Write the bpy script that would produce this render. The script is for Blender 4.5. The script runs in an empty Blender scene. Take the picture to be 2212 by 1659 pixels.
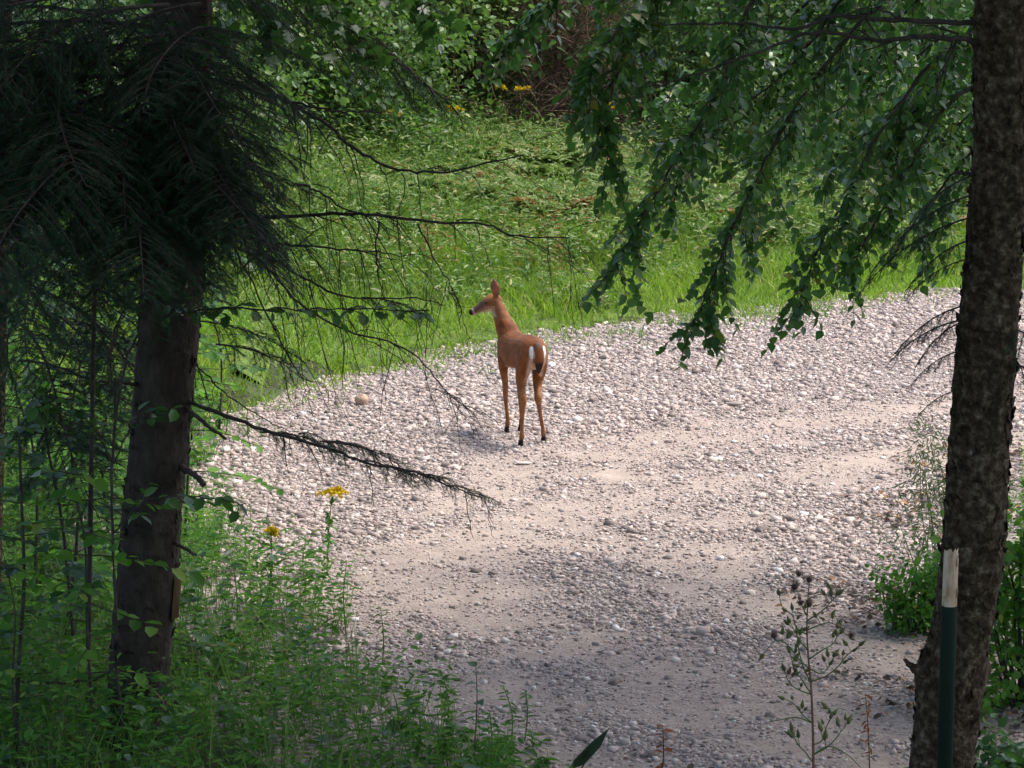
import bpy, math, random
import numpy as np
from mathutils import Vector, Matrix

random.seed(11)
rng = np.random.default_rng(11)
rad = math.radians
sc = bpy.context.scene
col = sc.collection

# ------------------------------------------------------------------ camera, sky, sun, exposure
CAM_H = 4.6
PITCH = rad(10.0)
FPX = 829.5 / math.tan(rad(7.5))          # focal length in pixels of a 2212 x 1659 picture
cd = bpy.data.cameras.new('camera')
cam = bpy.data.objects.new('camera', cd)
col.objects.link(cam)
cam.location = (0, 0, CAM_H)
cam.rotation_euler = (rad(90) - PITCH, 0, 0)
cd.sensor_fit = 'HORIZONTAL'
cd.angle = 2 * math.atan(1106 / FPX)
cd.clip_end = 600
sc.camera = cam

SUN_EL, SUN_AZ = 60.0, 72.0               # azimuth clockwise from +Y: light comes from the right, a little beyond
w = bpy.data.worlds.new('World')
sc.world = w
w.use_nodes = True
nt = w.node_tree
sky = nt.nodes.new('ShaderNodeTexSky')
sky.sky_type = 'NISHITA'
sky.sun_disc = False
sky.sun_elevation = rad(SUN_EL)
sky.sun_rotation = rad(SUN_AZ)
sky.dust_density = 3.0
sky.air_density = 1.0
sky.ozone_density = 1.0
nt.links.new(sky.outputs[0], nt.nodes['Background'].inputs[0])
nt.nodes['Background'].inputs[1].default_value = 0.115
sd = bpy.data.lights.new('sun', 'SUN')
sd.energy = 1.5
sd.angle = rad(20)
sd.color = (1.0, 0.95, 0.88)
sun = bpy.data.objects.new('sun', sd)
col.objects.link(sun)
sv = Vector((math.sin(rad(SUN_AZ)) * math.cos(rad(SUN_EL)), math.cos(rad(SUN_AZ)) * math.cos(rad(SUN_EL)), math.sin(rad(SUN_EL))))
sun.rotation_euler = sv.to_track_quat('Z', 'Y').to_euler()
sun.location = (8, 20, 40)

vs = sc.view_settings
vs.view_transform = 'Standard'
vs.look = 'None'
vs.exposure = 1.6
vs.gamma = 1.0
vs.use_curve_mapping = False
sc.render.engine = 'CYCLES'
cy = sc.cycles
cy.use_denoising = True
cy.max_bounces = 5
cy.diffuse_bounces = 2
cy.use_adaptive_sampling = True
cy.adaptive_threshold = 0.025
cy.glossy_bounces = 2
cy.transmission_bounces = 3
cy.transparent_max_bounces = 4
cy.sample_clamp_indirect = 5.0


# ------------------------------------------------------------------ helpers
def P(u, v, Y):
    """A point of the place: on the sight line through (u, v) of the 2212 x 1659 picture, Y metres from the camera."""
    x = (u - 1106) / FPX
    y = (829.5 - v) / FPX
    d = np.array([x, y * math.sin(PITCH) + math.cos(PITCH), y * math.cos(PITCH) - math.sin(PITCH)])
    return np.array([0, 0, CAM_H]) + d * (Y / d[1])


def G(u, v, z=0.0):
    """Where that sight line meets the ground."""
    x = (u - 1106) / FPX
    y = (829.5 - v) / FPX
    d = np.array([x, y * math.sin(PITCH) + math.cos(PITCH), y * math.cos(PITCH) - math.sin(PITCH)])
    return np.array([0, 0, CAM_H]) + d * ((z - CAM_H) / d[2])


def unit(a):
    return a / np.maximum(np.linalg.norm(a, axis=-1, keepdims=True), 1e-9)


_ph = rng.uniform(0, 6.28, (4, 12))
_fr = rng.normal(0, 1, (4, 12, 2))


def vnoise(x, y, scale=1.0, k=0):
    """Smooth noise about -1..1 (sum of random waves)."""
    x = np.asarray(x, float) / scale
    y = np.asarray(y, float) / scale
    s = 0
    for i in range(12):
        s = s + np.sin(_fr[k, i, 0] * x * 1.6 + _fr[k, i, 1] * y * 1.6 + _ph[k, i])
    return s / 3.6


def smooth(a, b, x):
    t = np.clip((x - a) / (b - a), 0, 1)
    return t * t * (3 - 2 * t)


class MB:
    """Collects pieces; build() links them as one mesh object."""
    def __init__(self):
        self.v, self.lo, self.lt, self.mi, self.r, self.n = [], [], [], [], [], 0

    def add(self, V, F, r=0.0, m=0):
        V = np.asarray(V, float).reshape(-1, 3)
        F = np.asarray(F, int)
        self.v.append(V)
        self.lo.append((F + self.n).ravel())
        self.lt.append(np.full(len(F), F.shape[1]))
        self.mi.append(np.full(len(F), m))
        self.r.append(np.broadcast_to(np.asarray(r, float), (len(V),)))
        self.n += len(V)

    def mesh(self, name, mats, origin=(0, 0, 0), smooth_shade=False):
        V = np.concatenate(self.v) - np.asarray(origin)
        lo = np.concatenate(self.lo)
        lt = np.concatenate(self.lt)
        me = bpy.data.meshes.new(name)
        me.vertices.add(len(V))
        me.vertices.foreach_set('co', V.astype(np.float32).ravel())
        me.loops.add(len(lo))
        me.loops.foreach_set('vertex_index', lo.astype(np.int32))
        me.polygons.add(len(lt))
        st = np.concatenate([[0], np.cumsum(lt)[:-1]])
        me.polygons.foreach_set('loop_start', st.astype(np.int32))
        me.polygons.foreach_set('loop_total', lt.astype(np.int32))
        if not isinstance(mats, (list, tuple)):
            mats = [mats]
        for m in mats:
            me.materials.append(m)
        me.polygons.foreach_set('material_index', np.concatenate(self.mi).astype(np.int32))
        if smooth_shade:
            me.polygons.foreach_set('use_smooth', np.ones(len(lt), bool))
        a = me.attributes.new('rnd', 'FLOAT', 'POINT')
        a.data.foreach_set('value', np.concatenate(self.r).astype(np.float32))
        me.update(calc_edges=True)
        return me

    def build(self, name, mats, parent=None, smooth_shade=False):
        org = parent['_org'] if parent is not None and '_org' in parent else (0, 0, 0)
        o = bpy.data.objects.new(name, self.mesh(name, mats, org, smooth_shade))
        col.objects.link(o)
        if parent is not None:
            o.parent = parent
        return o


def tag(o, label=None, cat=None, group=None, kind=None):
    if label:
        o['label'] = label
    if cat:
        o['category'] = cat
    if group:
        o['group'] = group
    if kind:
        o['kind'] = kind
    return o


def thing(name, label, cat, loc=(0, 0, 0), group=None):
    o = bpy.data.objects.new(name, None)
    o.empty_display_size = 0.1
    col.objects.link(o)
    o.location = [float(c) for c in loc]
    o['_org'] = [float(c) for c in loc]
    return tag(o, label, cat, group)


def dup(root, loc, rz=0.0, scale=1.0, label=None, group=None):
    """A copy of a thing with copies of its parts and sub-parts."""
    r = root.copy()
    col.objects.link(r)
    r.location = [float(c) for c in loc]
    r.rotation_euler = (0, 0, rz)
    r.scale = (scale,) * 3
    tag(r, label, None, group)
    for ch in list(root.children):
        c = ch.copy()
        col.objects.link(c)
        c.parent = r
        for g in list(ch.children):
            d = g.copy()
            col.objects.link(d)
            d.parent = c
    return r


def spline(pts, n):
    """Smooth curve through pts (Catmull-Rom), n samples."""
    p = np.asarray(pts, float)
    if len(p) == 2:
        t = np.linspace(0, 1, n)[:, None]
        return p[0] * (1 - t) + p[1] * t
    q = np.vstack([2 * p[0] - p[1], p, 2 * p[-1] - p[-2]])
    out = []
    for s in np.linspace(0, len(p) - 1 - 1e-6, n):
        i = int(s)
        t = s - i
        a, b, c, d = q[i], q[i + 1], q[i + 2], q[i + 3]
        out.append(0.5 * ((2 * b) + (-a + c) * t + (2 * a - 5 * b + 4 * c - d) * t * t + (-a + 3 * b - 3 * c + d) * t ** 3))
    return np.array(out)


def tube(mb, pts, radii, seg=6, r=0.0, m=0, bump=0.0):
    pts = np.asarray(pts, float)
    n = len(pts)
    radii = np.broadcast_to(np.asarray(radii, float), (n,))
    T = unit(np.gradient(pts, axis=0))
    ref = np.array([0, 0, 1.0]) if abs(T[:, 2]).mean() < 0.8 else np.array([1.0, 0.05, 0])
    N = unit(np.cross(T, ref))
    B = np.cross(T, N)
    a = np.linspace(0, 2 * np.pi, seg, endpoint=False)
    R = radii[:, None] * (1 + (rng.normal(0, bump, (n, seg)) if bump else 0))
    V = pts[:, None] + (N[:, None] * np.cos(a)[None, :, None] + B[:, None] * np.sin(a)[None, :, None]) * R[..., None]
    V = np.vstack([V.reshape(-1, 3), pts[0], pts[-1]])
    i = np.arange(n - 1)[:, None] * seg
    j = np.arange(seg)[None, :]
    k = (j + 1) % seg
    F = np.stack([i + j, i + k, i + seg + k, i + seg + j], -1).reshape(-1, 4)
    mb.add(V, F, r, m)
    base = mb.n - len(V)
    jj = np.arange(seg)
    c0 = np.stack([np.full(seg, n * seg), (jj + 1) % seg, jj], -1)
    e = (n - 1) * seg
    c1 = np.stack([np.full(seg, n * seg + 1), e + jj, e + (jj + 1) % seg], -1)
    FF = np.vstack([c0, c1]) + base
    mb.lo.append(FF.ravel())
    mb.lt.append(np.full(len(FF), 3))
    mb.mi.append(np.full(len(FF), m))


def leaf_template(width=0.3, droop=0.12, fold=0.08, pos=0.35):
    V = np.array([[0, 0, 0], [pos * .75, width * .85, fold], [pos * 1.9, width * .78, fold * .7 - droop * .35], [1, 0, -droop],
                  [pos * 1.9, -width * .78, fold * .7 - droop * .35], [pos * .75, -width * .85, fold]], float)
    V[:, 0] = np.minimum(V[:, 0], 1)
    return V, np.array([[0, 3, 2, 1], [0, 5, 4, 3]])


OVATE = leaf_template(0.40, 0.14, 0.07)
BROAD = leaf_template(0.52, 0.16, 0.08)
LANCE = leaf_template(0.19, 0.25, 0.04)
NARROW = leaf_template(0.09, 0.3, 0.02)
SPADE = (np.array([[0, 0, 0], [.06, .22, .05], [.28, .40, .07], [.55, .31, .03], [.8, .13, -.06], [1, 0, -.14],
                   [.8, -.13, -.06], [.55, -.31, .03], [.28, -.40, .07], [.06, -.22, .05], [.5, 0, -.02]], float),
         np.array([[0, 10, 2, 1], [10, 4, 3, 2], [10, 6, 5, 4], [10, 8, 7, 6], [0, 9, 8, 10]]))
# five lobes, like a maple leaf
_mv = [[0, 0, 0], [-.06, .2, .02], [.02, .46, .0], [.2, .34, .05], [.36, .58, -.04], [.46, .3, .04], [.62, .28, .02], [.64, .14, .03], [1, 0, -.14],
       [.64, -.14, .03], [.62, -.28, .02], [.46, -.3, .04], [.36, -.58, -.04], [.2, -.34, .05], [.02, -.46, 0], [-.06, -.2, .02], [.4, 0, 0]]
MAPLE = (np.array(_mv, float), np.array([[0, 16, 2, 1], [16, 3, 2, 2], [16, 5, 4, 3], [16, 7, 6, 5], [16, 9, 8, 7], [16, 11, 10, 9], [16, 13, 12, 11], [16, 14, 13, 13], [0, 15, 14, 16]]))


def tri(T):
    """A template as triangles, without the degenerate ones."""
    V, F = T
    out = []
    for q in F:
        q = list(q)
        for t in ((q[0], q[1], q[2]), (q[0], q[2], q[3])):
            if len(set(t)) == 3:
                out.append(t)
    return V, np.array(out)


MAPLE = tri(MAPLE)


def leaves(mb, pos, dr, nr, size, T, r=None, m=0):
    pos, dr, nr = np.asarray(pos, float), unit(np.asarray(dr, float)), np.asarray(nr, float)
    n = len(pos)
    if n == 0:
        return
    size = np.broadcast_to(np.asarray(size, float), (n,))
    y = unit(np.cross(nr, dr))
    z = np.cross(dr, y)
    V, F = T
    W = pos[:, None] + size[:, None, None] * (V[None, :, 0:1] * dr[:, None] + V[None, :, 1:2] * y[:, None] + V[None, :, 2:3] * z[:, None])
    FF = F[None] + (np.arange(n) * len(V))[:, None, None]
    if r is None:
        r = rng.random(n)
    mb.add(W.reshape(-1, 3), FF.reshape(-1, F.shape[1]), np.repeat(r, len(V)), m)


def rvec(n, s=1.0):
    return rng.normal(0, s, (n, 3))


# ------------------------------------------------------------------ materials
def new_mat(name):
    m = bpy.data.materials.new(name)
    m.use_nodes = True
    return m, m.node_tree.nodes, m.node_tree.links, m.node_tree.nodes['Principled BSDF']


def ramp(nodes, stops):
    n = nodes.new('ShaderNodeValToRGB')
    e = n.color_ramp.elements
    while len(e) < len(stops):
        e.new(0.5)
    for k, (p, c) in enumerate(stops):
        e[k].position = p
        e[k].color = (*c, 1)
    return n


def leaf_mat(name, stops, trans=0.3, rough=0.45, spec=0.35, tcol=(0.20, 0.42, 0.04)):
    m, N, L, b = new_mat(name)
    at = N.new('ShaderNodeAttribute')
    at.attribute_name = 'rnd'
    oi = N.new('ShaderNodeObjectInfo')
    ad = N.new('ShaderNodeMath')
    ad.operation = 'ADD'
    L.new(at.outputs['Fac'], ad.inputs[0])
    L.new(oi.outputs['Random'], ad.inputs[1])
    fr = N.new('ShaderNodeMath')
    fr.operation = 'FRACT'
    L.new(ad.outputs[0], fr.inputs[0])
    rp = ramp(N, stops)
    L.new(fr.outputs[0], rp.inputs[0])
    L.new(rp.outputs[0], b.inputs['Base Color'])
    b.inputs['Roughness'].default_value = rough
    b.inputs['Specular IOR Level'].default_value = spec
    t = N.new('ShaderNodeBsdfTranslucent')
    mx = N.new('ShaderNodeMix')
    mx.data_type = 'RGBA'
    mx.inputs[0].default_value = 0.5
    L.new(rp.outputs[0], mx.inputs[6])
    mx.inputs[7].default_value = (*tcol, 1)
    L.new(mx.outputs[2], t.inputs[0])
    ms = N.new('ShaderNodeMixShader')
    ms.inputs[0].default_value = trans
    L.new(b.outputs[0], ms.inputs[1])
    L.new(t.outputs[0], ms.inputs[2])
    L.new(ms.outputs[0], N['Material Output'].inputs[0])
    return m


def noise_mat(name, stops, scale=8.0, detail=6, rough=0.85, bump=0.4, stretch=(1, 1, 1), spec=0.2, bscale=None, dist=0.02):
    m, N, L, b = new_mat(name)
    tc = N.new('ShaderNodeTexCoord')
    mp = N.new('ShaderNodeMapping')
    mp.inputs['Scale'].default_value = stretch
    L.new(tc.outputs['Object'], mp.inputs[0])
    n = N.new('ShaderNodeTexNoise')
    n.inputs['Scale'].default_value = scale
    n.inputs['Detail'].default_value = detail
    n.inputs['Roughness'].default_value = 0.65
    L.new(mp.outputs[0], n.inputs['Vector'])
    rp = ramp(N, stops)
    L.new(n.outputs['Fac'], rp.inputs[0])
    L.new(rp.outputs[0], b.inputs['Base Color'])
    b.inputs['Roughness'].default_value = rough
    b.inputs['Specular IOR Level'].default_value = spec
    n2 = N.new('ShaderNodeTexNoise')
    n2.inputs['Scale'].default_value = bscale or scale * 2.5
    n2.inputs['Detail'].default_value = 5
    L.new(mp.outputs[0], n2.inputs['Vector'])
    bp = N.new('ShaderNodeBump')
    bp.inputs['Strength'].default_value = bump
    bp.inputs['Distance'].default_value = dist
    L.new(n2.outputs['Fac'], bp.inputs['Height'])
    L.new(bp.outputs[0], b.inputs['Normal'])
    return m


M = {}
M['bark_dark'] = noise_mat('bark_grey_brown', [(0.25, (0.016, 0.012, 0.009)), (0.5, (0.040, 0.030, 0.023)), (0.72, (0.075, 0.060, 0.048)), (0.85, (0.13, 0.115, 0.10))], 9, 8, 0.9, 1.0, (1, 1, 0.55), bscale=30, dist=0.03)
M['bark_brown'] = noise_mat('bark_scaly_brown', [(0.32, (0.010, 0.007, 0.004)), (0.47, (0.040, 0.026, 0.014)), (0.57, (0.085, 0.060, 0.036)), (0.66, (0.15, 0.125, 0.09)), (0.75, (0.27, 0.25, 0.20))], 26, 10, 0.9, 1.0, (1, 1, 1.0), bscale=38, dist=0.03)
M['twig'] = noise_mat('dead_twig', [(0.3, (0.022, 0.017, 0.014)), (0.7, (0.075, 0.058, 0.05))], 14, 4, 0.85, 0.3)
M['twig_pale'] = noise_mat('pale_twig', [(0.3, (0.12, 0.085, 0.05)), (0.7, (0.30, 0.23, 0.15))], 14, 4, 0.85, 0.3)
M['dead_brown'] = noise_mat('dead_brown_brush', [(0.3, (0.06, 0.036, 0.026)), (0.7, (0.23, 0.145, 0.10))], 6, 4, 0.9, 0.2)
M['stem_green'] = noise_mat('green_stem', [(0.3, (0.06, 0.10, 0.025)), (0.7, (0.12, 0.16, 0.05))], 14, 3, 0.7, 0.1)
M['stem_red'] = noise_mat('reddish_stem', [(0.3, (0.10, 0.045, 0.028)), (0.7, (0.20, 0.12, 0.07))], 14, 3, 0.7, 0.1)
M['spruce'] = leaf_mat('spruce_needles', [(0, (0.010, 0.026, 0.012)), (0.5, (0.020, 0.048, 0.022)), (1, (0.034, 0.075, 0.036))], 0.12, 0.6, 0.12, (0.05, 0.12, 0.02))
M['birch'] = leaf_mat('birch_leaf', [(0, (0.028, 0.080, 0.022)), (0.45, (0.050, 0.130, 0.032)), (0.8, (0.080, 0.180, 0.040)), (0.97, (0.13, 0.23, 0.035)), (1, (0.25, 0.21, 0.03))], 0.38, 0.33, 0.5, (0.12, 0.32, 0.03))
M['maple'] = leaf_mat('maple_leaf', [(0, (0.022, 0.065, 0.020)), (0.5, (0.040, 0.105, 0.025)), (1, (0.07, 0.15, 0.03))], 0.33, 0.36, 0.45, (0.14, 0.36, 0.03))
M['dark_leaf'] = leaf_mat('dark_leaf', [(0, (0.012, 0.028, 0.016)), (1, (0.022, 0.046, 0.024))], 0.1, 0.5, 0.3, (0.05, 0.12, 0.03))
M['thicket'] = leaf_mat('thicket_leaf', [(0, (0.040, 0.090, 0.025)), (0.5, (0.075, 0.150, 0.036)), (0.9, (0.13, 0.21, 0.055)), (1, (0.20, 0.24, 0.06))], 0.35, 0.45, 0.4)
M['thicket_dark'] = leaf_mat('thicket_dark_leaf', [(0, (0.025, 0.060, 0.025)), (0.5, (0.045, 0.105, 0.036)), (1, (0.09, 0.16, 0.06))], 0.3, 0.42, 0.4)
M['herb'] = leaf_mat('weed_leaf', [(0, (0.034, 0.105, 0.018)), (0.5, (0.075, 0.195, 0.026)), (0.93, (0.145, 0.28, 0.045)), (1, (0.26, 0.28, 0.06))], 0.42, 0.5, 0.18, (0.16, 0.42, 0.03))
M['fern'] = leaf_mat('fern_frond', [(0, (0.12, 0.19, 0.055)), (0.6, (0.20, 0.27, 0.09)), (0.92, (0.30, 0.34, 0.15)), (1, (0.26, 0.15, 0.05))], 0.35, 0.55, 0.3, (0.26, 0.42, 0.08))
M['fern_rust'] = leaf_mat('rusty_fern_frond', [(0, (0.18, 0.09, 0.03)), (1, (0.32, 0.19, 0.07))], 0.3, 0.6, 0.2, (0.35, 0.16, 0.04))
M['grass'] = leaf_mat('grass_blade', [(0, (0.10, 0.19, 0.016)), (0.5, (0.17, 0.29, 0.020)), (0.9, (0.25, 0.36, 0.035)), (1, (0.36, 0.34, 0.11))], 0.42, 0.5, 0.25, (0.26, 0.48, 0.03))
M['grass_tall'] = leaf_mat('tall_grass_blade', [(0, (0.060, 0.135, 0.026)), (0.5, (0.10, 0.20, 0.035)), (0.85, (0.17, 0.26, 0.06)), (1, (0.30, 0.27, 0.11))], 0.35, 0.5, 0.3, (0.22, 0.42, 0.05))
M['meadow_weed'] = leaf_mat('meadow_weed_leaf', [(0, (0.045, 0.10, 0.025)), (0.35, (0.11, 0.19, 0.05)), (0.7, (0.23, 0.30, 0.11)), (0.93, (0.36, 0.40, 0.20)), (1, (0.38, 0.27, 0.12))], 0.35, 0.5, 0.3, (0.24, 0.40, 0.07))
M['pale_bush'] = leaf_mat('pale_bush_leaf', [(0, (0.10, 0.14, 0.07)), (0.6, (0.20, 0.24, 0.14)), (1, (0.32, 0.34, 0.22))], 0.3, 0.5, 0.3)
M['yellow'] = leaf_mat('goldenrod_yellow', [(0, (0.55, 0.36, 0.01)), (1, (0.75, 0.55, 0.02))], 0.2, 0.6, 0.1, (0.8, 0.6, 0.05))
M['rust_leaf'] = leaf_mat('rust_leaf', [(0, (0.16, 0.05, 0.02)), (0.6, (0.30, 0.10, 0.035)), (1, (0.10, 0.07, 0.04))], 0.25, 0.6, 0.2, (0.4, 0.14, 0.04))
M['litter'] = leaf_mat('fallen_leaf', [(0, (0.03, 0.021, 0.016)), (0.5, (0.075, 0.05, 0.036)), (0.82, (0.15, 0.105, 0.07)), (1, (0.42, 0.17, 0.04))], 0.1, 0.7, 0.2, (0.3, 0.15, 0.05))
M['fluff'] = leaf_mat('seed_fluff', [(0, (0.12, 0.085, 0.07)), (1, (0.28, 0.22, 0.19))], 0.4, 0.8, 0.1, (0.3, 0.2, 0.16))
M['bud'] = leaf_mat('flower_bud', [(0, (0.075, 0.085, 0.035)), (0.6, (0.13, 0.15, 0.05)), (1, (0.16, 0.085, 0.05))], 0.1, 0.6, 0.2)
M['seed_brown'] = noise_mat('seed_brown', [(0.3, (0.045, 0.02, 0.016)), (0.7, (0.10, 0.045, 0.035))], 40, 2, 0.8, 0.2)
M['stone'] = leaf_mat('gravel_stone', [(0, (0.14, 0.108, 0.093)), (0.18, (0.27, 0.218, 0.192)), (0.5, (0.39, 0.315, 0.278)), (0.78, (0.47, 0.37, 0.315)), (0.94, (0.53, 0.45, 0.40)), (1, (0.64, 0.585, 0.545))], 0.0, 0.75, 0.3)
M['tan_stone'] = noise_mat('tan_boulder', [(0.3, (0.34, 0.23, 0.14)), (0.7, (0.52, 0.38, 0.26))], 12, 5, 0.8, 0.4)
M['post_green'] = noise_mat('green_painted_post', [(0.3, (0.0032, 0.011, 0.006)), (0.7, (0.006, 0.019, 0.0105))], 20, 4, 0.7, 0.15, spec=0.15)
M['post_wood'] = noise_mat('broken_pale_wood', [(0.35, (0.30, 0.18, 0.10)), (0.5, (0.50, 0.38, 0.26)), (0.68, (0.62, 0.54, 0.44))], 22, 6, 0.8, 0.8, (1, 1, 0.22), dist=0.01)
M['board'] = noise_mat('weathered_board', [(0.3, (0.07, 0.035, 0.018)), (0.7, (0.17, 0.095, 0.045))], 18, 5, 0.8, 0.5, (1, 1, 0.2))

# forest floor
m, N, L, b = new_mat('forest_floor')
tc = N.new('ShaderNodeTexCoord')
n1 = N.new('ShaderNodeTexNoise'); n1.inputs['Scale'].default_value = 2.2; n1.inputs['Detail'].default_value = 10
L.new(tc.outputs['Object'], n1.inputs['Vector'])
rp = ramp(N, [(0.3, (0.020, 0.017, 0.010)), (0.48, (0.040, 0.040, 0.018)), (0.6, (0.045, 0.070, 0.020)), (0.75, (0.075, 0.060, 0.036))])
L.new(n1.outputs['Fac'], rp.inputs[0]); L.new(rp.outputs[0], b.inputs['Base Color'])
b.inputs['Roughness'].default_value = 0.95
n2 = N.new('ShaderNodeTexNoise'); n2.inputs['Scale'].default_value = 22; n2.inputs['Detail'].default_value = 6
L.new(tc.outputs['Object'], n2.inputs['Vector'])
bp = N.new('ShaderNodeBump'); bp.inputs['Strength'].default_value = 0.8; bp.inputs['Distance'].default_value = 0.05
L.new(n2.outputs['Fac'], bp.inputs['Height']); L.new(bp.outputs[0], b.inputs['Normal'])
M['floor'] = m

# gravel and packed sand: attribute 'rnd' = how sandy the spot is
m, N, L, b = new_mat('gravel_and_sand')
tc = N.new('ShaderNodeTexCoord')
at = N.new('ShaderNodeAttribute'); at.attribute_name = 'rnd'
vo = N.new('ShaderNodeTexVoronoi'); vo.inputs['Scale'].default_value = 38
L.new(tc.outputs['Object'], vo.inputs['Vector'])
sx = N.new('ShaderNodeSeparateColor'); L.new(vo.outputs['Color'], sx.inputs[0])
rs = ramp(N, [(0, (0.12, 0.098, 0.088)), (0.4, (0.27, 0.22, 0.20)), (0.75, (0.38, 0.31, 0.275)), (1, (0.50, 0.44, 0.405))])
L.new(sx.outputs[0], rs.inputs[0])
ns = N.new('ShaderNodeTexNoise'); ns.inputs['Scale'].default_value = 5; ns.inputs['Detail'].default_value = 12; ns.inputs['Roughness'].default_value = 0.7
L.new(tc.outputs['Object'], ns.inputs['Vector'])
rn = ramp(N, [(0.3, (0.25, 0.20, 0.168)), (0.5, (0.345, 0.275, 0.225)), (0.7, (0.43, 0.345, 0.285))])
L.new(ns.outputs['Fac'], rn.inputs[0])
mx = N.new('ShaderNodeMix'); mx.data_type = 'RGBA'
L.new(at.outputs['Fac'], mx.inputs[0]); L.new(rs.outputs[0], mx.inputs[6]); L.new(rn.outputs[0], mx.inputs[7])
L.new(mx.outputs[2], b.inputs['Base Color'])
b.inputs['Roughness'].default_value = 0.9
b.inputs['Specular IOR Level'].default_value = 0.2
vd = N.new('ShaderNodeMath'); vd.operation = 'MULTIPLY'; vd.inputs[1].default_value = -1.0
L.new(vo.outputs['Distance'], vd.inputs[0])
ad = N.new('ShaderNodeMath'); ad.operation = 'ADD'
nf = N.new('ShaderNodeTexNoise'); nf.inputs['Scale'].default_value = 60; nf.inputs['Detail'].default_value = 4
L.new(tc.outputs['Object'], nf.inputs['Vector'])
L.new(vd.outputs[0], ad.inputs[0]); L.new(nf.outputs['Fac'], ad.inputs[1])
iv = N.new('ShaderNodeMapRange'); iv.inputs['To Min'].default_value = 1.0; iv.inputs['To Max'].default_value = 0.25
L.new(at.outputs['Fac'], iv.inputs['Value'])
bp = N.new('ShaderNodeBump'); bp.inputs['Distance'].default_value = 0.02
L.new(iv.outputs[0], bp.inputs['Strength']); L.new(ad.outputs[0], bp.inputs['Height']); L.new(bp.outputs[0], b.inputs['Normal'])
M['gravel'] = m

# ------------------------------------------------------------------ ground and gravel road
EDGE = [(400, 1050), (450, 972), (640, 892), (770, 838), (950, 803), (1070, 775), (1180, 750), (1300, 738), (1400, 722), (1500, 705),
        (1700, 692), (1850, 668), (2100, 648), (2500, 628), (3000, 640), (3000, 860), (2500, 930), (2230, 1000), (2110, 1120), (2030, 1290), (2040, 1400),
        (2150, 1500), (2300, 1510), (2500, 1560), (2350, 1640), (2150, 1720), (2080, 1950), (1300, 1980), (1230, 1800), (1130, 1700), (960, 1610),
        (850, 1530), (770, 1440), (680, 1340), (560, 1250), (440, 1150)]
POLY = np.array([G(*p)[:2] for p in EDGE])


def poly_sd(x, y):
    """Signed distance to the gravel's outline, positive inside."""
    x, y = np.asarray(x, float), np.asarray(y, float)
    d = np.full(x.shape, 1e9)
    ins = np.zeros(x.shape, bool)
    n = len(POLY)
    for i in range(n):
        ax, ay = POLY[i]
        bx, by = POLY[(i + 1) % n]
        ex, ey = bx - ax, by - ay
        t = np.clip(((x - ax) * ex + (y - ay) * ey) / (ex * ex + ey * ey), 0, 1)
        d = np.minimum(d, np.hypot(x - ax - t * ex, y - ay - t * ey))
        c = (ay > y) != (by > y)
        ins ^= c & (x < ex * (y - ay) / (ey if abs(ey) > 1e-9 else 1e-9) + ax)
    return np.where(ins, d, -d)


def far_edge_y(x):
    k = 14
    p = POLY[:k]
    return np.interp(x, p[:, 0], p[:, 1])


def tz(x, y):
    """Height of the ground."""
    x, y = np.asarray(x, float), np.asarray(y, float)
    e = far_edge_y(x)
    b = np.maximum(y - e - 1.0, 0)
    z = 0.07 * np.minimum(b, 26) + 0.02 * np.maximum(b - 26, 0)
    return z + 0.05 * vnoise(x, y, 1.6, 1) * smooth(0.2, 1.5, b)


def axis(lo, hi, step, far):
    a = list(np.arange(lo, hi + 1e-6, step))
    s = step
    p = hi
    while p < far:
        s *= 1.35
        p += s
        a.append(p)
    s = step
    p = lo
    while p > -far:
        s *= 1.35
        p -= s
        a.insert(0, p)
    return np.array(a)


def grid_mesh(xs, ys, zf):
    X, Y = np.meshgrid(xs, ys)
    V = np.stack([X, Y, zf(X, Y)], -1).reshape(-1, 3)
    nx, ny = len(xs), len(ys)
    i = np.arange(ny - 1)[:, None] * nx + np.arange(nx - 1)[None]
    F = np.stack([i, i + 1, i + nx + 1, i + nx], -1).reshape(-1, 4)
    return V, F


mb = MB()
mb.add(*grid_mesh(axis(-14, 14, 0.4, 260), axis(8, 60, 0.4, 260), tz))
tag(mb.build('ground', M['floor'], smooth_shade=True), kind='structure')

# the turf of the bank beyond the road, a sheet just above the forest floor
m = noise_mat('turf', [(0.3, (0.06, 0.085, 0.022)), (0.5, (0.10, 0.15, 0.035)), (0.65, (0.15, 0.20, 0.05)), (0.8, (0.17, 0.15, 0.07))], 6, 8, 0.95, 0.8, bscale=40, dist=.04)
V, F = grid_mesh(np.arange(-13, 15, 0.3), np.arange(24, 43, 0.3), lambda a_, b_: tz(a_, b_) + .006)
kx, ky = V[F][:, :, 0].mean(1), V[F][:, :, 1].mean(1)
F = F[(-poly_sd(kx, ky) > .75) & (ky > far_edge_y(kx) - .4)]
mb = MB()
mb.add(V, F)
tag(mb.build('turf', m, smooth_shade=True), kind='structure')

SAND = [([(2150, 870), (1850, 908), (1600, 958), (1400, 985), (1180, 1000), (1080, 1040), (1000, 1120)], 0.42),
        ([(2150, 975), (1850, 1012), (1600, 1062), (1350, 1090), (1150, 1150), (1000, 1240), (960, 1340)], 0.45),
        ([(1300, 1190), (1050, 1190), (800, 1240)], 0.30),
        ([(780, 1300), (1000, 1330), (1300, 1420), (1550, 1490), (1950, 1580)], 0.45),
        ([(1950, 1440), (1700, 1350), (1520, 1250), (1480, 1150)], 0.40),
        ([(980, 1480), (1300, 1545), (1700, 1620), (1950, 1680)], 0.36),
        ([(1150, 1650), (1500, 1750), (1800, 1800)], 0.4)]
SANDP = [(np.array([G(*q)[:2] for q in p]), wd) for p, wd in SAND]


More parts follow.
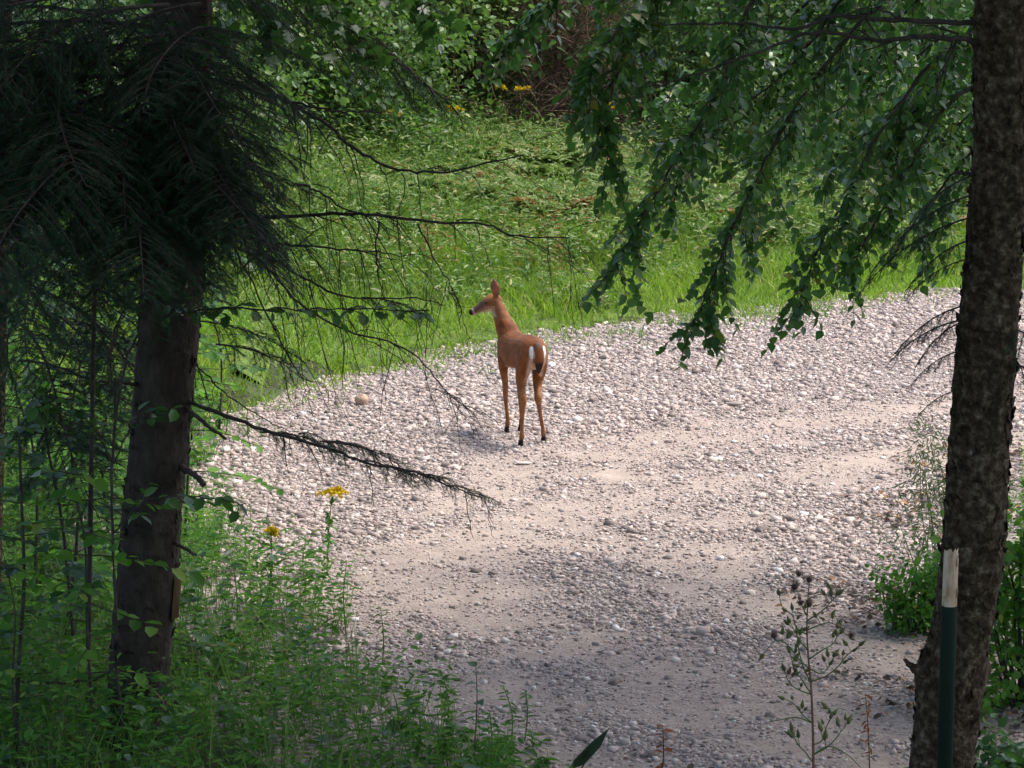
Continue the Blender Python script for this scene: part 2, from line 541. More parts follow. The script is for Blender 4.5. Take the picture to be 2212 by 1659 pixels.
def sandy(x, y):
    s = np.zeros(np.shape(x))
    for p, wd in SANDP:
        c = spline(np.c_[p, np.zeros(len(p))], 24)[:, :2]
        d = np.full(np.shape(x), 1e9)
        for i in range(len(c) - 1):
            e = c[i + 1] - c[i]
            t = np.clip(((x - c[i, 0]) * e[0] + (y - c[i, 1]) * e[1]) / (e @ e), 0, 1)
            d = np.minimum(d, np.hypot(x - c[i, 0] - t * e[0], y - c[i, 1] - t * e[1]))
        s = np.maximum(s, 1 - smooth(wd * 0.2, wd * 2.0, d + 0.24 * vnoise(x, y, 0.45, 2) + .12 * vnoise(x, y, .16, 0)))
    return np.clip(s, 0, 1) * (.72 + .18 * vnoise(x, y, .3, 1))


def road_z(x, y):
    s = poly_sd(x, y) + 0.18 * vnoise(x, y, 0.5, 3)
    return 0.058 * smooth(-1.3, 0.2, s) - 0.024 * (1 - smooth(-1.2, -.7, s)) - 0.02 * sandy(x, y) * smooth(0, 1, s) + 0.008 * vnoise(x, y, 0.35, 0)


xs, ys = np.arange(-8.5, 14, 0.11), np.arange(11.5, 38, 0.11)
V, F = grid_mesh(xs, ys, road_z)
cx, cyy = V[F][:, :, 0].mean(1), V[F][:, :, 1].mean(1)
sdv = poly_sd(cx, cyy)
F = F[sdv > -1.4]
used, inv = np.unique(F, return_inverse=True)
V = V[used]
F = inv.reshape(F.shape)
mb = MB()
mb.add(V, F, sandy(V[:, 0], V[:, 1]))
road = tag(mb.build('gravel_road', M['gravel'], smooth_shade=True), kind='structure')

# crushed stones: eight shapes, each a knocked-about block
cube = np.array([[-1, -1, -1], [1, -1, -1], [1, 1, -1], [-1, 1, -1], [-1, -1, 1], [1, -1, 1], [1, 1, 1], [-1, 1, 1]], float)
cubeF = np.array([[0, 3, 2, 1], [4, 5, 6, 7], [0, 1, 5, 4], [1, 2, 6, 5], [2, 3, 7, 6], [3, 0, 4, 7]])
cubeT = np.vstack([cubeF[:, [0, 1, 2]], cubeF[:, [0, 2, 3]]])
rocks = []
for k in range(10):
    v = cube * rng.uniform(0.45, 1.0, (8, 3))
    v[:, 2] *= 0.6
    rocks.append(v / np.abs(v).max())


def in_view(x, y, margin=1.2):
    return np.abs(x) < y * 0.180 + margin


n = 800000
X, Y = rng.uniform(-7.5, 9, n), rng.uniform(13.2, 37, n)
s = poly_sd(X, Y)
sn = sandy(X, Y)
den = np.clip(0.16 + 1.0 * (1 - sn) ** 0.9 * (0.78 + 0.35 * vnoise(X, Y, 0.8, 1)), 0.3, 1) * (smooth(-0.45, 0.1, s + 0.2 * vnoise(X, Y, 0.5, 3)) + .45 * smooth(-1.3, -.3, s) * (s < 0) * (Y > 24)).clip(0, 1)
keep = (rng.random(n) < den) & in_view(X, Y, 0.6)
X, Y, sn = X[keep], Y[keep], sn[keep]
n = len(X)
size = np.clip(rng.lognormal(math.log(0.0094), 0.52, n), 0.0045, 0.045) * (1 - 0.45 * sn)
if n > 115000:
    sel = rng.permutation(n)[:115000]
    X, Y, sn, size = X[sel], Y[sel], sn[sel], size[sel]
    n = len(X)
Z = road_z(X, Y) + size * 0.12
ang = rng.uniform(0, 6.283, n)
order = np.argsort(-size * (10 / Y))
big = order[:290]
rest = order[290:]


def stone_frames(ii):
    tl = rng.normal(0, 0.25, (len(ii), 2))
    d = np.stack([np.cos(ang[ii]), np.sin(ang[ii]), tl[:, 0]], -1)
    nn = np.stack([tl[:, 1], tl[:, 0], np.ones(len(ii))], -1)
    return np.stack([X[ii], Y[ii], Z[ii]], -1), d, nn


mb = MB()
for k in range(10):
    ii = rest[k::10]
    p, d, nn = stone_frames(ii)
    leaves(mb, p, d, nn, size[ii], (rocks[k], cubeT))
o = mb.build('loose_gravel', M['stone'], road)
o['kind'] = 'stuff'
rock_me = []
for k in range(10):
    mb = MB()
    mb.add(rocks[k], cubeT)
    rock_me.append(mb.mesh('stone', M['stone']))
for c, i in enumerate(big):
    o = bpy.data.objects.new('stone', rock_me[c % 10])
    col.objects.link(o)
    o.location = (X[i], Y[i], Z[i])
    o.rotation_euler = (random.gauss(0, .2), random.gauss(0, .2), ang[i])
    o.scale = (size[i],) * 3
    o.parent = road
print('stones', n)


def boulder(name, label, u, v, sx, sy, sz, mat, grp=None):
    g = G(u, v)
    nu, nv = 14, 9
    mb = MB()
    a = np.linspace(0, 2 * np.pi, nu, endpoint=False)
    pts = []
    off = rng.normal(0, 1, 3)
    for j in range(nv):
        ph = -np.pi / 2 + np.pi * j / (nv - 1)
        for t in a:
            d = np.array([math.cos(t) * math.cos(ph), math.sin(t) * math.cos(ph), math.sin(ph)])
            k = 1 + 0.12 * math.sin(3 * d[0] + off[0]) + 0.1 * math.sin(4 * d[1] + off[1]) + 0.06 * math.sin(5 * d[2] + off[2])
            pts.append(d * k * np.array([sx, sy, sz]))
    i = np.arange(nv - 1)[:, None] * nu
    j = np.arange(nu)[None]
    F = np.stack([i + j, i + (j + 1) % nu, i + nu + (j + 1) % nu, i + nu + j], -1).reshape(-1, 4)
    mb.add(pts, F)
    o = mb.build(name, mat, None, True)
    o.location = (g[0], g[1], float(road_z(g[0], g[1])) + sz * 0.75)
    return tag(o, label, 'stone', grp)


boulder('round_stone', 'round tan stone beside the grass edge, larger than the gravel', 781, 892, 0.056, 0.05, 0.055, M['tan_stone'])
boulder('flat_stone', 'flat pale stone lying on the gravel below the dead branch', 1130, 1015, 0.055, 0.03, 0.014, M['stone'])
boulder('flat_stone', 'long flat grey stone lying on gravel to the right of the deer', 1588, 888, 0.07, 0.03, 0.02, M['stone'])

# ------------------------------------------------------------------ the deer
def build_deer():
    g = G(1150, 976)
    th = rad(18)
    root = thing('deer', 'slender reddish brown deer standing on gravel, head turned in profile', 'deer', (g[0], g[1], float(road_z(g[0], g[1])) + 0.004))
    fw = np.array([-math.sin(th), math.cos(th), 0])
    lf = np.array([-math.cos(th), -math.sin(th), 0])
    up = np.array([0, 0, 1.0])

    def W(p):
        p = np.asarray(p, float)
        return p[..., 0:1] * fw + p[..., 1:2] * lf + p[..., 2:3] * up

    VV, FF, cnt = [], [], 0

    def loft(path, a, b, side, seg=20, n=None):
        """path in (forward, left, up); a = half width along side, b = half width across it."""
        nonlocal cnt
        path = np.asarray(path, float)
        k = n or (len(path) * 5)
        prm = np.c_[path, a, b]
        s = np.array(spline(prm, k))
        c = s[:, :3]
        T = unit(np.gradient(c, axis=0))
        S = np.asarray(side, float)
        S = unit(S[None] - (T @ S)[:, None] * T)
        O = np.cross(T, S)
        t = np.linspace(0, 2 * np.pi, seg, endpoint=False)
        R = c[:, None] + S[:, None] * (np.cos(t)[None, :, None] * np.maximum(s[:, 3], .002)[:, None, None]) + O[:, None] * (np.sin(t)[None, :, None] * np.maximum(s[:, 4], .002)[:, None, None])
        V = np.vstack([R.reshape(-1, 3), c[0], c[-1]])
        i = np.arange(k - 1)[:, None] * seg
        j = np.arange(seg)[None]
        F = np.stack([i + j, i + (j + 1) % seg, i + seg + (j + 1) % seg, i + seg + j], -1).reshape(-1, 4).tolist()
        for q in range(seg):
            F.append([k * seg, (q + 1) % seg, q])
            e = (k - 1) * seg
            F.append([k * seg + 1, e + q, e + (q + 1) % seg])
        VV.append(W(V))
        FF.extend([[x + cnt for x in f] for f in F])
        cnt += len(V)

    Lx = (0, 1, 0)
    loft([(-.155, 0, .745), (-.135, 0, .748), (-.09, 0, .75), (0, 0, .752), (.12, 0, .745), (.25, 0, .722), (.40, 0, .708), (.52, 0, .708), (.62, 0, .725), (.70, 0, .745), (.745, 0, .755)],
         [.02, .062, .100, .118, .115, .114, .122, .116, .098, .068, .02], [.03, .085, .118, .136, .136, .137, .15, .158, .138, .10, .03], Lx, 24)
    loft([(.53, 0, .74), (.60, .005, .81), (.655, .025, .885), (.690, .048, .965), (.708, .068, 1.035), (.712, .08, 1.085)],
         [.092, .088, .076, .064, .055, .042], [.13, .120, .096, .077, .064, .047], Lx, 18)
    # head, turned to the deer's left
    h = unit(np.array([0.30, 0.95, -0.40]))
    hs = unit(np.cross(h, np.array([0, 0, 1.0])))
    hu = np.cross(hs, h)
    c0 = np.array([.712, .072, 1.078])
    ts = [-.045, -.03, .01, .055, .095, .135, .175, .212, .240, .252]
    dz = [.006, .004, .004, .002, -.002, -.007, -.011, -.013, -.014, -.014]
    loft([c0 + h * t + hu * d for t, d in zip(ts, dz)], [.012, .034, .050, .054, .047, .036, .030, .028, .023, .008], [.014, .043, .064, .066, .057, .045, .036, .031, .024, .008], hs, 18)
    # jaw
    loft([c0 + h * t + hu * d for t, d in ((.03, -.045), (.09, -.045), (.15, -.037), (.21, -.033))], [.02, .024, .018, .012], [.015, .016, .012, .008], hs, 12)
    # ears
    for sgn, lean, fwd in ((1, .25, -.20), (-1, .55, -.32)):
        e0 = c0 + h * (-.012) + hs * (.034 * sgn) + hu * .038
        d = unit(hu * 1.0 + hs * lean * sgn + h * fwd)
        # the opening of the ear looks sideways and a little forward
        loft([e0 + d * t for t in (-.01, .02, .055, .09, .118, .138)], [.016, .030, .041, .038, .022, .003], [.013, .011, .009, .008, .006, .003], unit(h * 0.9 + hs * sgn * .25), 14)
    # legs: a across (left-right), b fore and aft
    loft([(.0, .060, .74), (.015, .072, .63), (.03, .084, .54), (-.005, .093, .465), (-.060, .100, .425), (-.085, .104, .392), (-.066, .099, .34), (-.025, .095, .22), (-.008, .092, .12), (-.004, .090, .085), (.012, .090, .050), (.022, .090, .028), (.03, .090, .002)],
         [.062, .058, .046, .033, .0255, .0275, .0215, .0165, .0165, .0205, .0180, .0205, .0235], [.118, .092, .064, .043, .035, .036, .026, .0195, .0185, .0220, .0190, .024, .029], Lx, 14)
    loft([(.0, -.060, .74), (.035, -.070, .63), (.06, -.068, .54), (.030, -.052, .465), (-.016, -.040, .42), (-.036, -.036, .388), (-.008, -.052, .33), (.04, -.085, .21), (.078, -.115, .115), (.086, -.120, .082), (.098, -.127, .050), (.108, -.131, .028), (.116, -.134, .002)],
         [.062, .058, .046, .033, .0275, .0320, .0215, .0165, .0165, .0205, .0180, .0205, .0235], [.118, .092, .064, .043, .035, .037, .026, .0195, .0185, .0220, .0190, .024, .029], Lx, 14)
    for s_, kx, hx, lk, lh in ((1, .550, .570, .050, .030), (-1, .585, .62, -.085, -.105)):
        loft([(.555, .070 * s_, .70), (.535, .074 * s_, .60), (.535, .070 * s_, .52), (kx - .008, lk + .006 * s_, .43), (kx, lk, .375), (kx, lk, .34), (kx + .002, (lk * 2 + lh) / 3, .24), (hx - .02, lh, .125), (hx - .016, lh, .085), (hx - .002, lh, .05), (hx + .006, lh, .028), (hx + .012, lh, .002)],
             [.042, .042, .034, .0260, .0250, .0225, .0170, .0165, .0205, .0180, .0205, .0235], [.095, .064, .042, .0305, .0275, .0250, .0190, .0180, .0215, .0185, .0235, .0285], Lx, 14)
    # tail, hanging close against the rump
    loft([(-.125, 0, .845), (-.152, 0, .825), (-.168, 0, .77), (-.168, 0, .70), (-.160, 0, .64), (-.155, 0, .60)], [.022, .032, .043, .040, .024, .004], [.012, .018, .018, .016, .012, .004], Lx, 14)

    me = bpy.data.meshes.new('body')
    me.from_pydata(np.vstack(VV).tolist(), [], FF)
    o = bpy.data.objects.new('body', me)
    col.objects.link(o)
    md = o.modifiers.new('r', 'REMESH')
    md.mode = 'VOXEL'
    md.voxel_size = 0.0055
    sm = o.modifiers.new('s', 'SMOOTH')
    sm.factor = 0.5
    sm.iterations = 5
    bpy.context.view_layer.update()
    dg = bpy.context.evaluated_depsgraph_get()
    me2 = bpy.data.meshes.new_from_object(o.evaluated_get(dg))
    o.modifiers.clear()
    o.data = me2
    o.name = 'body'
    me2.name = 'body'
    n = len(me2.vertices)
    V = np.empty(n * 3, np.float32)
    me2.vertices.foreach_get('co', V)
    V = V.reshape(-1, 3).astype(float)
    Q = np.stack([V @ fw, V @ lf, V[:, 2]], -1)      # forward, left, up
    f, l, z = Q.T
    C = np.tile(np.array([0.165, 0.046, 0.0095]), (n, 1))

    def mixc(c, k):
        nonlocal C
        k = np.clip(k, 0, 1)[:, None]
        C = C * (1 - k) + np.array(c) * k

    nz = 0.5 + 0.5 * (np.sin(f * 31 + z * 17) * np.sin(z * 43 - l * 29 + f * 11))
    mixc((0.24, 0.085, 0.022), 0.5 * nz)
    onbody = (f > -.2) & (f < .75)
    mixc((0.085, 0.030, 0.010), smooth(.055, .0, np.abs(l)) * smooth(.80, .86, z) * smooth(1.0, .9, z) * onbody * .75)
    mixc((0.25, 0.105, 0.036), smooth(.60, .40, z))                                        # legs are paler and greyer
    mixc((0.55, 0.44, 0.34), smooth(.60, .555, z) * (f > .12) * (f < .48) * smooth(.10, .05, np.abs(l)) * .8)
    # rump: pale inner buttocks and two white patches beside the tail
    back = (f < -.02)
    mixc((0.48, 0.33, 0.25), back * smooth(.085, .06, np.abs(l)) * smooth(.50, .56, z) * smooth(.80, .74, z) * .9)
    for sg in (-1, 1):
        e = ((l - sg * .050) / .020) ** 2 + ((z - .775) / .050) ** 2
        mixc((0.82, 0.77, 0.74), back * smooth(1.25, .7, e))
    tail = (f < -.135) & (np.abs(l) < .05) & (z > .58) & (z < .86)
    tl = tail & (np.abs(l) < .042)
    mixc((0.17, 0.05, 0.013), tl * smooth(.047, .035, np.abs(l)) * 1.0)
    mixc((0.09, 0.052, 0.036), tl * smooth(.78, .83, z) * .8)
    mixc((0.025, 0.010, 0.008), tl * smooth(.715, .685, z) * smooth(.036, .026, np.abs(l)))
    # neck and head
    D = Q - c0
    t = D @ h
    hh = D @ hu
    hd = (z > .93) & (l > -.05)
    onhead = (z > .95) & (t > .0)
    mixc((0.21, 0.10, 0.052), hd * .45)
    mixc((0.50, 0.33, 0.22), ((z > .80) & (f > .66) & (z < 1.04)) * smooth(.02, .06, l) * .35)
    mixc((0.10, 0.055, 0.036), onhead * smooth(.09, .13, t) * smooth(-.02, .01, hh + .10 * t - .004))
    mixc((0.60, 0.50, 0.40), onhead * smooth(-.028, -.046, hh) * smooth(.03, .08, t) * .8)
    mixc((0.28, 0.11, 0.036), onhead * smooth(.035, .052, hh) * smooth(.10, .06, t) * .8)
    mixc((0.55, 0.45, 0.36), onhead * smooth(.195, .205, t) * smooth(.222, .214, t) * .5)
    mixc((0.018, 0.010, 0.010), onhead * smooth(.213, .223, t))
    ear = (hh > .062) & (t < .05) & (z > 1.08)
    mixc((0.24, 0.105, 0.056), ear * .8)
    mixc((0.06, 0.03, 0.022), ear * smooth(.145, .165, hh))
    # hooves and dark fetlocks
    mixc((0.10, 0.05, 0.03), smooth(.085, .055, z) * .7)
    mixc((0.016, 0.009, 0.008), smooth(.055, .045, z))
    ca = me2.attributes.new('coat', 'FLOAT_COLOR', 'POINT')
    ca.data.foreach_set('color', np.c_[C, np.ones(n)].astype(np.float32).ravel())
    me2.polygons.foreach_set('use_smooth', np.ones(len(me2.polygons), bool))
    m, N, L, b = new_mat('deer_coat')
    at = N.new('ShaderNodeAttribute')
    at.attribute_name = 'coat'
    tc = N.new('ShaderNodeTexCoord')
    nn = N.new('ShaderNodeTexNoise')
    nn.inputs['Scale'].default_value = 22
    nn.inputs['Detail'].default_value = 8
    L.new(tc.outputs['Object'], nn.inputs['Vector'])
    rp = ramp(N, [(0.3, (0.68, 0.66, 0.64)), (0.7, (1.28, 1.26, 1.22))])
    L.new(nn.outputs['Fac'], rp.inputs[0])
    mu = N.new('ShaderNodeMix')
    mu.data_type = 'RGBA'
    mu.blend_type = 'MULTIPLY'
    mu.inputs[0].default_value = 1.0
    L.new(at.outputs['Color'], mu.inputs[6])
    L.new(rp.outputs[0], mu.inputs[7])
    L.new(mu.outputs[2], b.inputs['Base Color'])
    b.inputs['Roughness'].default_value = 0.75
    b.inputs['Specular IOR Level'].default_value = 0.25
    b.inputs['Sheen Weight'].default_value = 0.06
    b.inputs['Sheen Roughness'].default_value = 0.4
    nb = N.new('ShaderNodeTexNoise')
    nb.inputs['Scale'].default_value = 90
    L.new(tc.outputs['Object'], nb.inputs['Vector'])
    bp = N.new('ShaderNodeBump')
    bp.inputs['Strength'].default_value = 0.35
    bp.inputs['Distance'].default_value = 0.006
    L.new(nb.outputs['Fac'], bp.inputs['Height'])
    L.new(bp.outputs[0], b.inputs['Normal'])
    me2.materials.clear()
    me2.materials.append(m)
    o.parent = root
    # eyes
    em, N, L, b = new_mat('deer_eye')
    b.inputs['Base Color'].default_value = (0.006, 0.005, 0.005, 1)
    b.inputs['Roughness'].default_value = 0.15
    for sg in (-1, 1):
        c = c0 + h * .082 + hs * (.0435 * sg) + hu * .022
        mbb = MB()
        a = np.linspace(0, 2 * np.pi, 12, endpoint=False)
        pts = []
        for j in range(7):
            ph = -np.pi / 2 + np.pi * j / 6
            for q in a:
                pts.append(c + h * (.0135 * math.cos(q) * math.cos(ph)) + hu * (.0095 * math.sin(q) * math.cos(ph)) + hs * (.0085 * math.sin(ph)))
        i = np.arange(6)[:, None] * 12
        j = np.arange(12)[None]
        mbb.add(W(np.array(pts)) + np.array(root['_org']), np.stack([i + j, i + (j + 1) % 12, i + 12 + (j + 1) % 12, i + 12 + j], -1).reshape(-1, 4))
        mbb.build('eye', em, root, True).parent = o
    return root


build_deer()


# ------------------------------------------------------------------ trunks
def trunk_mesh(rows, Y, extra_top=None, seg=36, step=0.035, rough=0.035, knots=()):
    """rows: (v, left u, right u) in the picture at depth Y. Returns an MB with a round, uneven trunk reaching the ground."""
    c = []
    for v, a, b_ in rows:
        pl, pr = P(a, v, Y), P(b_, v, Y)
        c.append([(pl[0] + pr[0]) / 2, Y, (pl[2] + pr[2]) / 2, (pr[0] - pl[0]) / 2])
    c = np.array(c)
    c = c[np.argsort(c[:, 2])]
    if c[0, 2] > -0.05:                                   # carry it down into the ground with a flare
        e = c[0].copy()
        k = (c[1] - c[0]) / (c[1, 2] - c[0, 2])
        e[:3] = c[0, :3] - k[:3] * (c[0, 2] + 0.1)
        e[3] = c[0, 3] * 1.25
        c = np.vstack([e, c])
    if extra_top is not None:
        c = np.vstack([c, np.array(extra_top)])
    n = int((c[-1, 2] - c[0, 2]) / step)
    n = min(n, 260)
    zz = np.linspace(c[0, 2], c[-1, 2], n)
    cx_ = np.interp(zz, c[:, 2], c[:, 0])
    cy_ = np.interp(zz, c[:, 2], c[:, 1])
    rr = np.interp(zz, c[:, 2], c[:, 3])
    a = np.linspace(0, 2 * np.pi, seg, endpoint=False)
    A, Zg = np.meshgrid(a, zz)
    R = rr[:, None] * (1 + rough * np.sin(5 * A + 2 * np.sin(Zg * 3)) * np.sin(Zg * 7 + 2 * A) + 0.022 * np.sin(11 * A + Zg * 23) + rng.normal(0, 0.012, A.shape))
    for (ka, kz, kr, kh) in knots:                       # lumps on the side of the trunk
        da = (A - ka + np.pi) % (2 * np.pi) - np.pi
        R = R + kh * np.exp(-(da / .42) ** 2 - ((Zg - kz) / kr) ** 2)
    V = np.stack([cx_[:, None] + R * np.cos(A), cy_[:, None] + R * np.sin(A), Zg], -1).reshape(-1, 3)
    i = np.arange(n - 1)[:, None] * seg
    j = np.arange(seg)[None]
    F = np.stack([i + j, i + (j + 1) % seg, i + seg + (j + 1) % seg, i + seg + j], -1).reshape(-1, 4)
    mb = MB()
    mb.add(V, F)
    return mb, c


def bark_flakes(mb, c, z0, z1, count, m=0):
    """Small raised plates of bark all round the trunk."""
    z = rng.uniform(z0, z1, count)
    a = rng.uniform(0, 2 * np.pi, count)
    x = np.interp(z, c[:, 2], c[:, 0])
    y = np.interp(z, c[:, 2], c[:, 1])
    r = np.interp(z, c[:, 2], c[:, 3])
    nrm = np.stack([np.cos(a), np.sin(a), rng.normal(0, .25, count)], -1)
    pos = np.stack([x, y, z], -1) + nrm * (r * 0.985)[:, None]
    up = np.tile(np.array([0, 0, 1.0]), (count, 1)) + rvec(count, .35)
    T = (np.array([[-.5, -.4, -.1], [.1, -.5, .16], [.5, -.1, .2], [.45, .4, .12], [-.1, .5, .16], [-.55, .2, -.05]], float), np.array([[0, 1, 2, 3], [0, 3, 4, 5]]))
    leaves(mb, pos, up, nrm, rng.uniform(.022, .06, count), T, m=m)


# ------------------------------------------------------------------ conifer boughs (shared meshes)
def conifer_bough(length, droop, seedv, thin=1.0):
    r = np.random.default_rng(seedv)
    mb = MB()
    t = np.linspace(0, 1, 14)
    ax = np.stack([length * t, 0.05 * np.sin(t * 4 + seedv) * length, -droop * length * t ** 1.7 + .04 * length * np.sin(t * 3)], -1)
    tube(mb, ax, np.linspace(0.013, 0.003, 14) * (length / 2) ** .5, 5, 0.0, 0)
    S, D, Ln = [], [], []
    k = 0
    for s in np.arange(0.10, 1.0, 0.055 / length * 1.1):
        p = np.array([np.interp(s, t, ax[:, i]) for i in range(3)])
        for sg in (-1, 1):
            if r.random() < .12:
                continue
            tl = length * (.40 * (1 - s) ** .75 + .05) * r.uniform(.6, 1.1) * min(1, .35 + s * 2.5)
            d = unit(np.array([.62 + r.normal(0, .12), sg * .85, r.normal(-.12, .14)]))
            q = np.linspace(0, 1, 5)[:, None]
            tw = p + d * tl * q + np.array([0, 0, -1.0]) * (tl * .32 * q ** 2)
            tube(mb, tw, np.linspace(.0042, .0012, 5), 3, 0.0, 0)
            td = unit(np.gradient(tw, axis=0))
            for g in np.arange(.10, 1.0, .045 / tl):
                pp = np.array([np.interp(g, q[:, 0], tw[:, i]) for i in range(3)])
                dd = np.array([np.interp(g, q[:, 0], td[:, i]) for i in range(3)])
                k += 1
                sd_ = np.cross(dd, np.array([0, 0, 1.0])) * (1 if k % 2 else -1)
                S.append(pp)
                D.append(unit(dd * .8 + sd_ * .75 + np.array([0, 0, r.normal(-.18, .12)])))
                Ln.append(r.uniform(.05, .13) * (1.15 - .55 * g))
            S.append(tw[1])
            D.append(unit(tw[-1] - tw[1]))
            Ln.append(np.linalg.norm(tw[-1] - tw[1]) * 1.03)
    S, D, Ln = np.array(S), np.array(D), np.array(Ln)
    cntn = np.maximum((Ln / (.0050 / thin)).astype(int), 3)
    idx = np.repeat(np.arange(len(S)), cntn)
    fr = (np.arange(len(idx)) - np.repeat(np.cumsum(cntn) - cntn, cntn)) / np.repeat(cntn, cntn)
    p = S[idx] + D[idx] * (Ln[idx] * fr)[:, None]
    sg = np.where(np.arange(len(idx)) % 2, 1.0, -1.0)[:, None]
    sdv = unit(np.cross(D[idx], np.array([0, 0, 1.0]) + r.normal(0, .35, (len(idx), 3))))
    nd = unit(D[idx] * .75 + sdv * sg + r.normal(0, .12, (len(idx), 3)))
    wd = np.cross(nd, np.array([0, 0, 1.0]))
    L_ = r.uniform(.016, .026, len(idx))[:, None]
    V = np.stack([p - wd * .0036, p + wd * .0036, p + nd * L_], 1)
    F = np.arange(len(idx) * 3).reshape(-1, 3)
    mb.add(V.reshape(-1, 3), F, np.repeat(np.clip(r.normal(.5, .2, len(S)), 0, 1)[idx], 3), 1)
    return mb.mesh('bough', [M['twig'], M['spruce']])


BOUGHS = [conifer_bough(1.9, .22, 1), conifer_bough(1.5, .32, 2), conifer_bough(1.7, .12, 3), conifer_bough(1.1, .30, 4), conifer_bough(0.6, .25, 5)]


def add_bough(root, k, at, az, pitch, sc_=1.0, roll=0.0, name='bough'):
    o = bpy.data.objects.new(name, BOUGHS[k])
    col.objects.link(o)
    org = np.array(root['_org'])
    o.location = [float(q) for q in (np.asarray(at) - org)]
    R = Matrix.Rotation(az, 4, 'Z') @ Matrix.Rotation(-pitch, 4, 'Y') @ Matrix.Rotation(roll, 4, 'X')
    o.rotation_euler = R.to_euler()
    o.scale = (sc_,) * 3
    o.parent = root
    return o


def dead_branch(root, pts, r0, twigs=10, tl=0.35, seedv=0, down=0.8, r1=None, name='dead_branch', mat='twig', sub=True):
    """A bare limb with drooping side twigs, each twig forked again."""
    r = np.random.default_rng(seedv)
    mb = MB()
    n = max(10, len(pts) * 6)
    c = spline(pts, n)
    c = c + r.normal(0, .0035, c.shape)
    rr = np.linspace(r0, r1 or r0 * .22, n)
    tube(mb, c, rr, 7, 0.0, 0, .06)
    T = unit(np.gradient(c, axis=0))
    for k in range(twigs):
        s = r.uniform(.12, 1.0)
        i = min(int(s * n), n - 1)
        L = tl * r.uniform(.3, 1.1) * (1.15 - .5 * s)
        d = unit(T[i] * r.uniform(.3, 1) + r.normal(0, .55, 3) + np.array([0, 0, -down * r.uniform(.1, 1.3)]))
        q = np.linspace(0, 1, 7)[:, None]
        tw = c[i] + d * L * q + np.array([0, 0, -1.0]) * L * .35 * q ** 2 + np.cumsum(r.normal(0, .008, (7, 3)), 0)
        rb = max(rr[i] * .5, .0022)
        tube(mb, tw, np.linspace(rb, .0014, 7), 4)
        if not sub:
            continue
        for g in range(r.integers(2, 6)):
            j = r.integers(1, 7)
            d2 = unit((tw[-1] - tw[0]) / L + r.normal(0, .7, 3) + np.array([0, 0, -.25]))
            L2 = L * r.uniform(.18, .5)
            q2 = np.linspace(0, 1, 4)[:, None]
            t2 = tw[j] + d2 * L2 * q2 + np.cumsum(r.normal(0, .005, (4, 3)), 0)
            tube(mb, t2, np.linspace(.0019, .0010, 4), 3)
    return mb.build(name, M[mat], root)


def crown_boughs(root, c, z0, z1, count, scale0, scale1, seedv, avoid=None):
    r = random.Random(seedv)
    for k in range(count):
        z = z0 + (z1 - z0) * (k + r.random()) / count
        x = np.interp(z, c[:, 2], c[:, 0])
        y = np.interp(z, c[:, 2], c[:, 1])
        az = k * 2.399 + r.uniform(-.4, .4)
        if avoid and avoid(z, az):
            continue
        f = (z - z0) / (z1 - z0)
        s_ = (scale0 * (1 - f) + scale1 * f) * r.uniform(.8, 1.15)
        add_bough(root, r.choice((0, 1, 2)), (x, y, z), az, rad(r.uniform(-12, 14)), s_, r.uniform(-.3, .3))


# --- the dark spruce at the left
YL = 15.0
rowsL = [(480, 308, 447), (620, 305, 441), (700, 300, 432), (900, 285, 412), (1000, 275, 402), (1100, 265, 393), (1200, 257, 387), (1400, 240, 370), (1560, 226, 356), (1610, 218, 352)]
mbL, cL0 = trunk_mesh(rowsL, YL)
topz = cL0[-1, 2]
lean = (cL0[-1, 0] - cL0[1, 0]) / (cL0[-1, 2] - cL0[1, 2])
mbL, cL = trunk_mesh(rowsL, YL, [[cL0[-1, 0] + lean * (z - topz) * .6, YL, z, max(.16 - (z - topz) * .010, .02)] for z in (topz + .6, topz + 3, topz + 7, topz + 12)])
bark_flakes(mbL, cL, 0, 6, 900)
left_spruce = thing('spruce_tree', 'dark leaning spruce trunk with bare hanging branches, weeds round its base', 'tree', (cL[0, 0], YL, 0))
mbL.build('trunk', M['bark_dark'], left_spruce, True)


def I(pts):
    return [P(u, v, Y) for u, v, Y in pts]


db = dead_branch
db(left_spruce, I([(400, 470, 15.0), (470, 462, 14.8), (560, 470, 14.7), (700, 462, 14.6), (800, 465, 14.5), (950, 480, 14.4), (1050, 485, 14.3), (1120, 510, 14.3), (1230, 512, 14.2)]), .013, 26, .55, 21, 1.0)
db(left_spruce, I([(640, 395, 14.8), (690, 415, 14.8), (760, 460, 14.7), (860, 468, 14.6)]), .008, 8, .35, 22, .8)
db(left_spruce, I([(420, 60, 15.0), (560, 180, 14.8), (620, 220, 14.8), (700, 265, 14.7), (780, 330, 14.6), (860, 365, 14.5), (960, 372, 14.4), (1060, 350, 14.3), (1130, 335, 14.2)]), .013, 16, .4, 23, .9)
db(left_spruce, I([(420, 160, 15.0), (610, 215, 14.7), (720, 238, 14.6), (840, 242, 14.5)]), .010, 9, .3, 24, .6)
db(left_spruce, I([(430, 480, 15.0), (560, 520, 14.6), (650, 532, 14.5), (760, 540, 14.4), (880, 552, 14.3)]), .010, 22, .55, 25, 1.0)
db(left_spruce, I([(440, 490, 15.0), (520, 525, 14.7), (640, 590, 14.6), (740, 640, 14.5), (900, 645, 14.4), (960, 660, 14.3)]), .009, 18, .45, 26, 1.0)
db(left_spruce, I([(440, 500, 15.0), (560, 560, 15.2), (640, 650, 15.2), (740, 710, 15.2), (880, 755, 15.1), (960, 840, 15.0), (1030, 900, 15.0)]), .009, 20, .45, 27, .9)
db(left_spruce, I([(430, 520, 15.0), (470, 480, 14.9), (540, 600, 14.9), (640, 800, 14.8), (700, 830, 14.8)]), .008, 14, .4, 28, .8)
